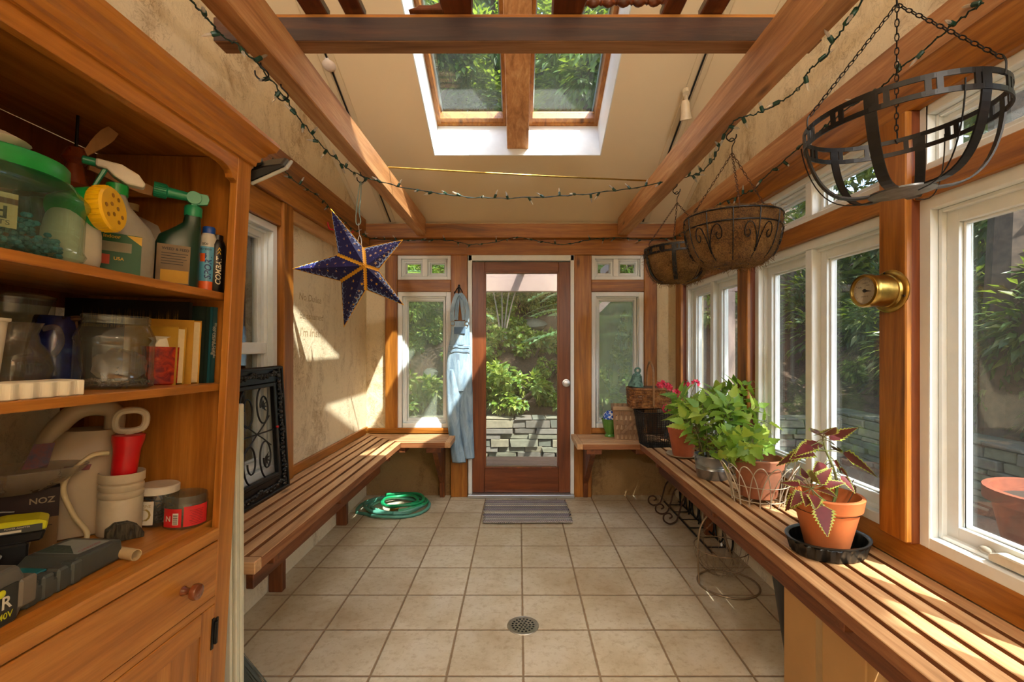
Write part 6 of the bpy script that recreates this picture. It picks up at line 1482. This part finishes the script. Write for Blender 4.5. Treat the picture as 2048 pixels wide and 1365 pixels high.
# iron screen leaning on the left bench
M2 = Matrix.Translation((-1.262, 2.555, ZB+.003)) @ Matrix.Rotation(-.055, 4, 'Y') @ Matrix.Rotation(pi/2, 4, 'Z')   # local x runs back along the wall, -y faces the room
t = thing('iron_screen', 'black ornate iron framed screen with wrought scrolls leaning on the left bench', 'screen', M=Matrix.Translation((-1.262, 2.56, ZB+.002)) @ Matrix.Rotation(-.06, 4, 'Y') @ Matrix.Rotation(-pi/2, 4, 'Z'))
W_, Hh = .80, .655     # local x: towards the viewer along the wall; local y: into the room
FR = plain('cast_black', (26, 26, 26), .38, .3, var=.2, scale=30)
for nme, b_ in (('frame_bar', (0, .085, -.012, .012, 0, Hh)), ('frame_bar', (W_-.085, W_, -.012, .012, 0, Hh)), ('frame_bar', (.085, W_-.085, -.012, .012, 0, .085)), ('frame_bar', (.085, W_-.085, -.012, .012, Hh-.085, Hh))): bx(nme, b_, FR, t, .004)
for b_ in ((.085, .105, -.006, .02, .085, Hh-.085), (W_-.105, W_-.085, -.006, .02, .085, Hh-.085), (.105, W_-.105, -.006, .02, .085, .105), (.105, W_-.105, -.006, .02, Hh-.105, Hh-.085)): bx('inner_moulding', b_, FR, t, .004)
for b_ in ((.004, .016, .010, .022, .004, Hh-.004), (.004, W_-.004, .010, .022, .004, .016), (.004, W_-.004, .010, .022, Hh-.016, Hh-.004)): bx('outer_bead', b_, FR, t, .003)
m = MB(); q = random.Random(2)
def orn(x, z, a): m.ball((x, .016, z), .017, 7, 5, (1, .5, .62)); m.ball((x+.014*cos(a), .019, z+.014*sin(a)), .008, 6, 4)
for k in range(26): orn(.046, .03+(Hh-.06)*k/25, k*.8)
for k in range(30): orn(.046+(W_-.09)*k/29, .044, k*.8); orn(.046+(W_-.09)*k/29, Hh-.044, k*.8)
m.build('cast_ornament', FR, t); m = MB()
def scr(cx_, cz_, sx, sz, r0=.105, turns=1.25): m.tube([(cx_+sx*(r0*(1-.62*k/40))*sin(2*pi*turns*k/40)*.62, .004, cz_+sz*(r0*(1-.62*k/40))*cos(2*pi*turns*k/40)) for k in range(41)], .0042, 6)
zc_ = Hh/2
for x_ in (.19, .33, .47, .61):
    for s_ in (-1, 1): scr(x_, zc_+s_*.125, 1 if x_ < .4 else -1, s_)
for x_ in (.26, .54):
    for s_ in (-1, 1):
        m.tube(spline([(x_, .004, zc_), (x_-.05, .006, zc_+s_*.03), (x_-.12, .004, zc_+s_*.075)], 5), .0035, 6); m.tube(spline([(x_, .004, zc_), (x_+.05, .006, zc_+s_*.03), (x_+.12, .004, zc_+s_*.075)], 5), .0035, 6)
        for k in range(5): a = R(100+28*k); leaf(m, (.21 if x_ < .4 else .60, .006, zc_+s_*.13), (cos(a), .1, s_*sin(a)), (0, 1, 0), .055, .014, 0, None, 3, .2)
m.tube([(.10, .004, zc_), (W_-.10, .004, zc_)], .004, 6)
m.build('scrollwork', IRON, t); MB().ball((.10, .022, zc_+.01), .008, 10, 8).build('red_bead', plain('red_enamel', None), t)

# hose, rug, drain
HG = [plain('hose_green', (22, 138, 84), .4, var=.1), plain('hose_teal', (84, 150, 130), .45, var=.1)]
t = thing('garden_hose', 'coiled green garden hose on the floor in the far left corner', 'hose', (-.985, 3.80, 0))
m = MB(); q = random.Random(4); pts = []
for k in range(150):
    a = 2*pi*k/24+1.2; lay = k/24; r_ = .235+.035*sin(lay*2.3)-.012*lay+(.05 if k < 10 else 0); pts.append((r_*cos(a)*1.05+.012*sin(lay*5), r_*sin(a)*.95, .0125+.0085*lay+.006*sin(a*3+lay)))
cut = 86
m.tube(pts[:cut+1], .012, 10); m.build('hose_outer', HG[1], t); MB().tube([(x*.92+.03, y*.92+.03, z) for x, y, z in pts[cut:]], .0115, 10).build('hose_inner', HG[0], t)
e = Vector(pts[0]); MB().lathe([(.010, -.03), (.017, -.028), (.017, .012), (.013, .012), (.013, -.02)], 18, e+Vector((.0, .0, .006)), axis=(.7, -.6, .3)).build('coupling', plain('old_brass', (150, 126, 78), .4, .8), t)
e = Vector((-.0, -.05, .014)); MB().lathe([(.012, -.04), (.016, -.03), (.016, .0), (.012, .004), (.012, .03)], 16, e, axis=(1, .15, 0)).build('coupling', BRASS, t)
t = thing('rag_rug', 'small striped rag rug on the tiles in front of the door', 'rug', (.07, 3.715, 0))
RG_ = NT('rag_rug'); tc = RG_.n('TexCoord'); sp = RG_.n('SeparateXYZ'); RG_.set(sp.inputs[0], tc.outputs['Object'])
ys = RG_.math('MULTIPLY', sp.outputs[1], 44.0); wn = RG_.n('TexWhiteNoise', _noise_dimensions='1D'); RG_.set(wn.inputs['W'], RG_.math('FLOOR', ys))
dots = RG_.math('MULTIPLY', RG_.math('SINE', RG_.math('MULTIPLY', sp.outputs[0], 420.0)), RG_.math('SINE', RG_.math('MULTIPLY', sp.outputs[1], 210.0)))
RG_.col(RG_.mix(RG_.math('GREATER_THAN', dots, .72), RG_.ramp(wn.outputs[0], [(.0, (206, 196, 172)), (.22, (96, 92, 104)), (.4, (212, 204, 184)), (.55, (120, 112, 124)), (.7, (186, 168, 160)), (.85, (74, 74, 88)), (1, (216, 210, 190))]), lin((52, 50, 58)))); RG_.p(Roughness=.95); RG_.bump(dots, .6, .006)
m = MB(); nx, ny = 30, 22; q = random.Random(3)
for j in range(ny+1):
    ex = q.uniform(-.008, .012)
    for i in range(nx+1): x = -.335+.66*i/nx; x += (ex if i == nx else (-ex if i == 0 else 0))-.012*(j/ny); m.v.append((x, -.255+.50*j/ny+.004*sin(x*9), .010+.003*sin(j*2.1)+(.004 if abs(j-6) < 1 and i > 14 else 0)))
for j in range(ny):
    for i in range(nx): k = j*(nx+1)+i; m.f.append([k, k+1, k+nx+2, k+nx+1]); m.mi.append(0); m.sm.append(True)
o_ = m.build('rug_cloth', RG_.m, t); md = o_.modifiers.new('s', 'SOLIDIFY'); md.thickness = .009; md.offset = -1
b = atZ(1046, 1252, 0); t = thing('floor_drain', 'round perforated steel drain in the floor tiles', 'drain', b)
MB().lathe([(.0, .002), (.066, .002), (.071, .004), (.0735, .003), (.075, 0)], 40).build('drain_plate', plain('drain_steel', (188, 180, 160), .35, .8, var=.15, scale=40), t)
m = MB()
for rr_, n_ in ((0, 1), (.0165, 6), (.033, 12), (.0495, 18)):
    for k in range(n_): a = 2*pi*k/n_+.1; m.lathe([(.0055, .0021), (.0055, .0024), (0, .0024)], 10, (rr_*cos(a), rr_*sin(a), 0))
m.build('drain_holes', plain('hole_black', (12, 11, 10), .8), t)

# under the right bench: box, pots, wire stand, iron stand
CARD = plain('cardboard', (182, 138, 84), .8, var=.05, scale=5)
t = thing('cardboard_box', 'tall brown cardboard box pushed under the right bench', 'box', (1.03, 1.40, 0))
bx('box_body', (0, .31, 0, .435, 0, .385), CARD, t, .004); m = MB().box(-.001, .0, .1, .112, .0, .0); bx('tape', (-.0012, .0, .20, .235, .0, .3855), plain('box_tape', (176, 140, 88), .4), t)
m = MB().add([(0, .0, .385), (0, .435, .385), (.01, .435, .388), (.01, 0, .388)], [(0, 1, 2, 3)]); m.build('flap', CARD, t)
t = thing('black_nursery_pot', 'empty black nursery pot behind the cardboard box', 'pot', (1.195, 2.0, 0)); MB().lathe([(0, 0), (.062, 0), (.118, .385), (.128, .388), (.128, .408), (.118, .408), (.112, .38), (.057, .01), (0, .01)], 36).build('pot_body', plain('nursery_black', (20, 21, 24), .35), t)
b = atZ(1456, 1170, 0); t = thing('basket_stand', 'rusty wire fruit basket hung by chains from an arched stand under the right bench', 'stand', b)
OW = plain('old_wire', (150, 128, 100), .5, .5, var=.2)
MB().tube(ring(.158, .006, 44), .0055, 8, True).build('stand_ring', OW, t)
MB().tube(spline([(-.158, 0, .006), (-.165, 0, .16), (-.155, 0, .30), (-.115, 0, .375), (-.065, .0, .40), (-.045, 0, .395), (-.045, 0, .38)], 6), .0055, 8).build('stand_arch', OW, t)
MB().tube(spline([(-.045, 0, .39), (-.01, .0, .25), (.03, 0, .12), (.035, .02, .105)], 5), .0045, 6).build('stand_rod', OW, t)
cz = .20; r_ = .142; m = MB()
OC = Vector((-.03, .02, 0))
for k in range(20): a = 2*pi*k/20; m.tube([OC+Vector((cos(a)*(r_*cos(u*pi/2*.86)), sin(a)*(r_*cos(u*pi/2*.86)), cz-.145*sin(u*pi/2))) for u in [j/8 for j in range(9)]], .0013, 4)
for u in (.45, 1.0): m.tube([OC+Vector((cos(a)*r_*cos(u*pi/2*.86), sin(a)*r_*cos(u*pi/2*.86), cz-.145*sin(u*pi/2))) for a in [2*pi*k/32 for k in range(32)]], .0014, 4, True)
m.build('wire_bowl', OW, t); MB().tube([OC+Vector((r_*cos(a), r_*sin(a), cz)) for a in [2*pi*k/36 for k in range(36)]], .003, 6, True).build('bowl_rim', OW, t)
for k in range(3): a = 2*pi*k/3+.4; m = MB(); helix_chain(m, (-.045, 0, .378), OC+Vector((r_*cos(a), r_*sin(a), cz+.004)), .013, .0012); m.build('chain', OW, t)
MB().lathe([(0, -.014), (.006, -.006), (.006, .004), (0, .012)], 8, (-.04, -.01, .225)).build('glass_bead', plain('bead_clear', (226, 236, 246), .05), t)
t = thing('iron_plant_stand', 'low wrought iron plant stand with curled feet under the far end of the right bench', 'stand', (1.255, 3.42, 0))
for s_ in (-1, 1): MB().tube([(.06*s_, -.50, .03), (.06*s_, .46, .03)], .006, 6).build('rail', IRON, t)
for k in range(7): y = -.46+.14*k; MB().tube([(.06, y+.062*sin(a), .10+.075*-cos(a)) for a in [2*pi*j/20 for j in range(20)]], .006, 6, True).build('hoop', IRON, t)
for k in range(6): y = -.42+.16*k; MB().tube([(-.06, y, .03), (.06, y, .03)], .004, 6).build('crossbar', IRON, t)
for y in (.03, .23, .43):
    m = MB().tube(spline([(.06, y, .22), (.02, y, .235), (-.05, y, .19), (-.08, y, .10), (-.105, y, .03), (-.155, y, .010), (-.195, y, .035), (-.192, y, .075), (-.155, y, .085), (-.135, y, .062), (-.155, y, .048)], 6), .006, 7); m.build('curled_foot', RUST, t)
    MB().tube(spline([(.06, y, .22), (.065, y, .1), (.06, y, .006)], 4), .006, 6).build('back_leg', IRON, t)
# window crank on the sill of the nearest casement
p = Vector((1.385, 1.31, .690)); t = thing('window_crank', 'white folding crank handle on the sill of the nearest casement', 'crank', p)
m = MB().prism([(-.10, 0), (.06, 0), (.06, .020), (.03, .034), (-.07, .034), (-.10, .018)], 0, -.026, .026); m.build('crank_cover', plain('crank_white', (226, 222, 206), .35), t, .006, seg=2)
MB().ball((0, .085, .016), .022, 12, 8, (.6, 1.1, .6)).build('crank_knob', plain('crank_grey', (176, 170, 156), .4), t)

# scratched writing in the stucco
t = thing('wall_writing', 'faint words scratched into the stucco behind the star lantern', 'writing', (XL+.001, 3.05, 1.5))
m = MB()
for s_, sz, y, z in (('No Duilea', .062, -.02, .115), ('be ashamed', .058, .0, .0), ("I'm Irish", .075, -.02, -.105)): put_text(m, s_, sz, lambda a, b_: (0, y+a*1.25, z+b_), shear=.12)
m.build('scratched_words', plain('scratch_brown', (176, 152, 112), .9), t)
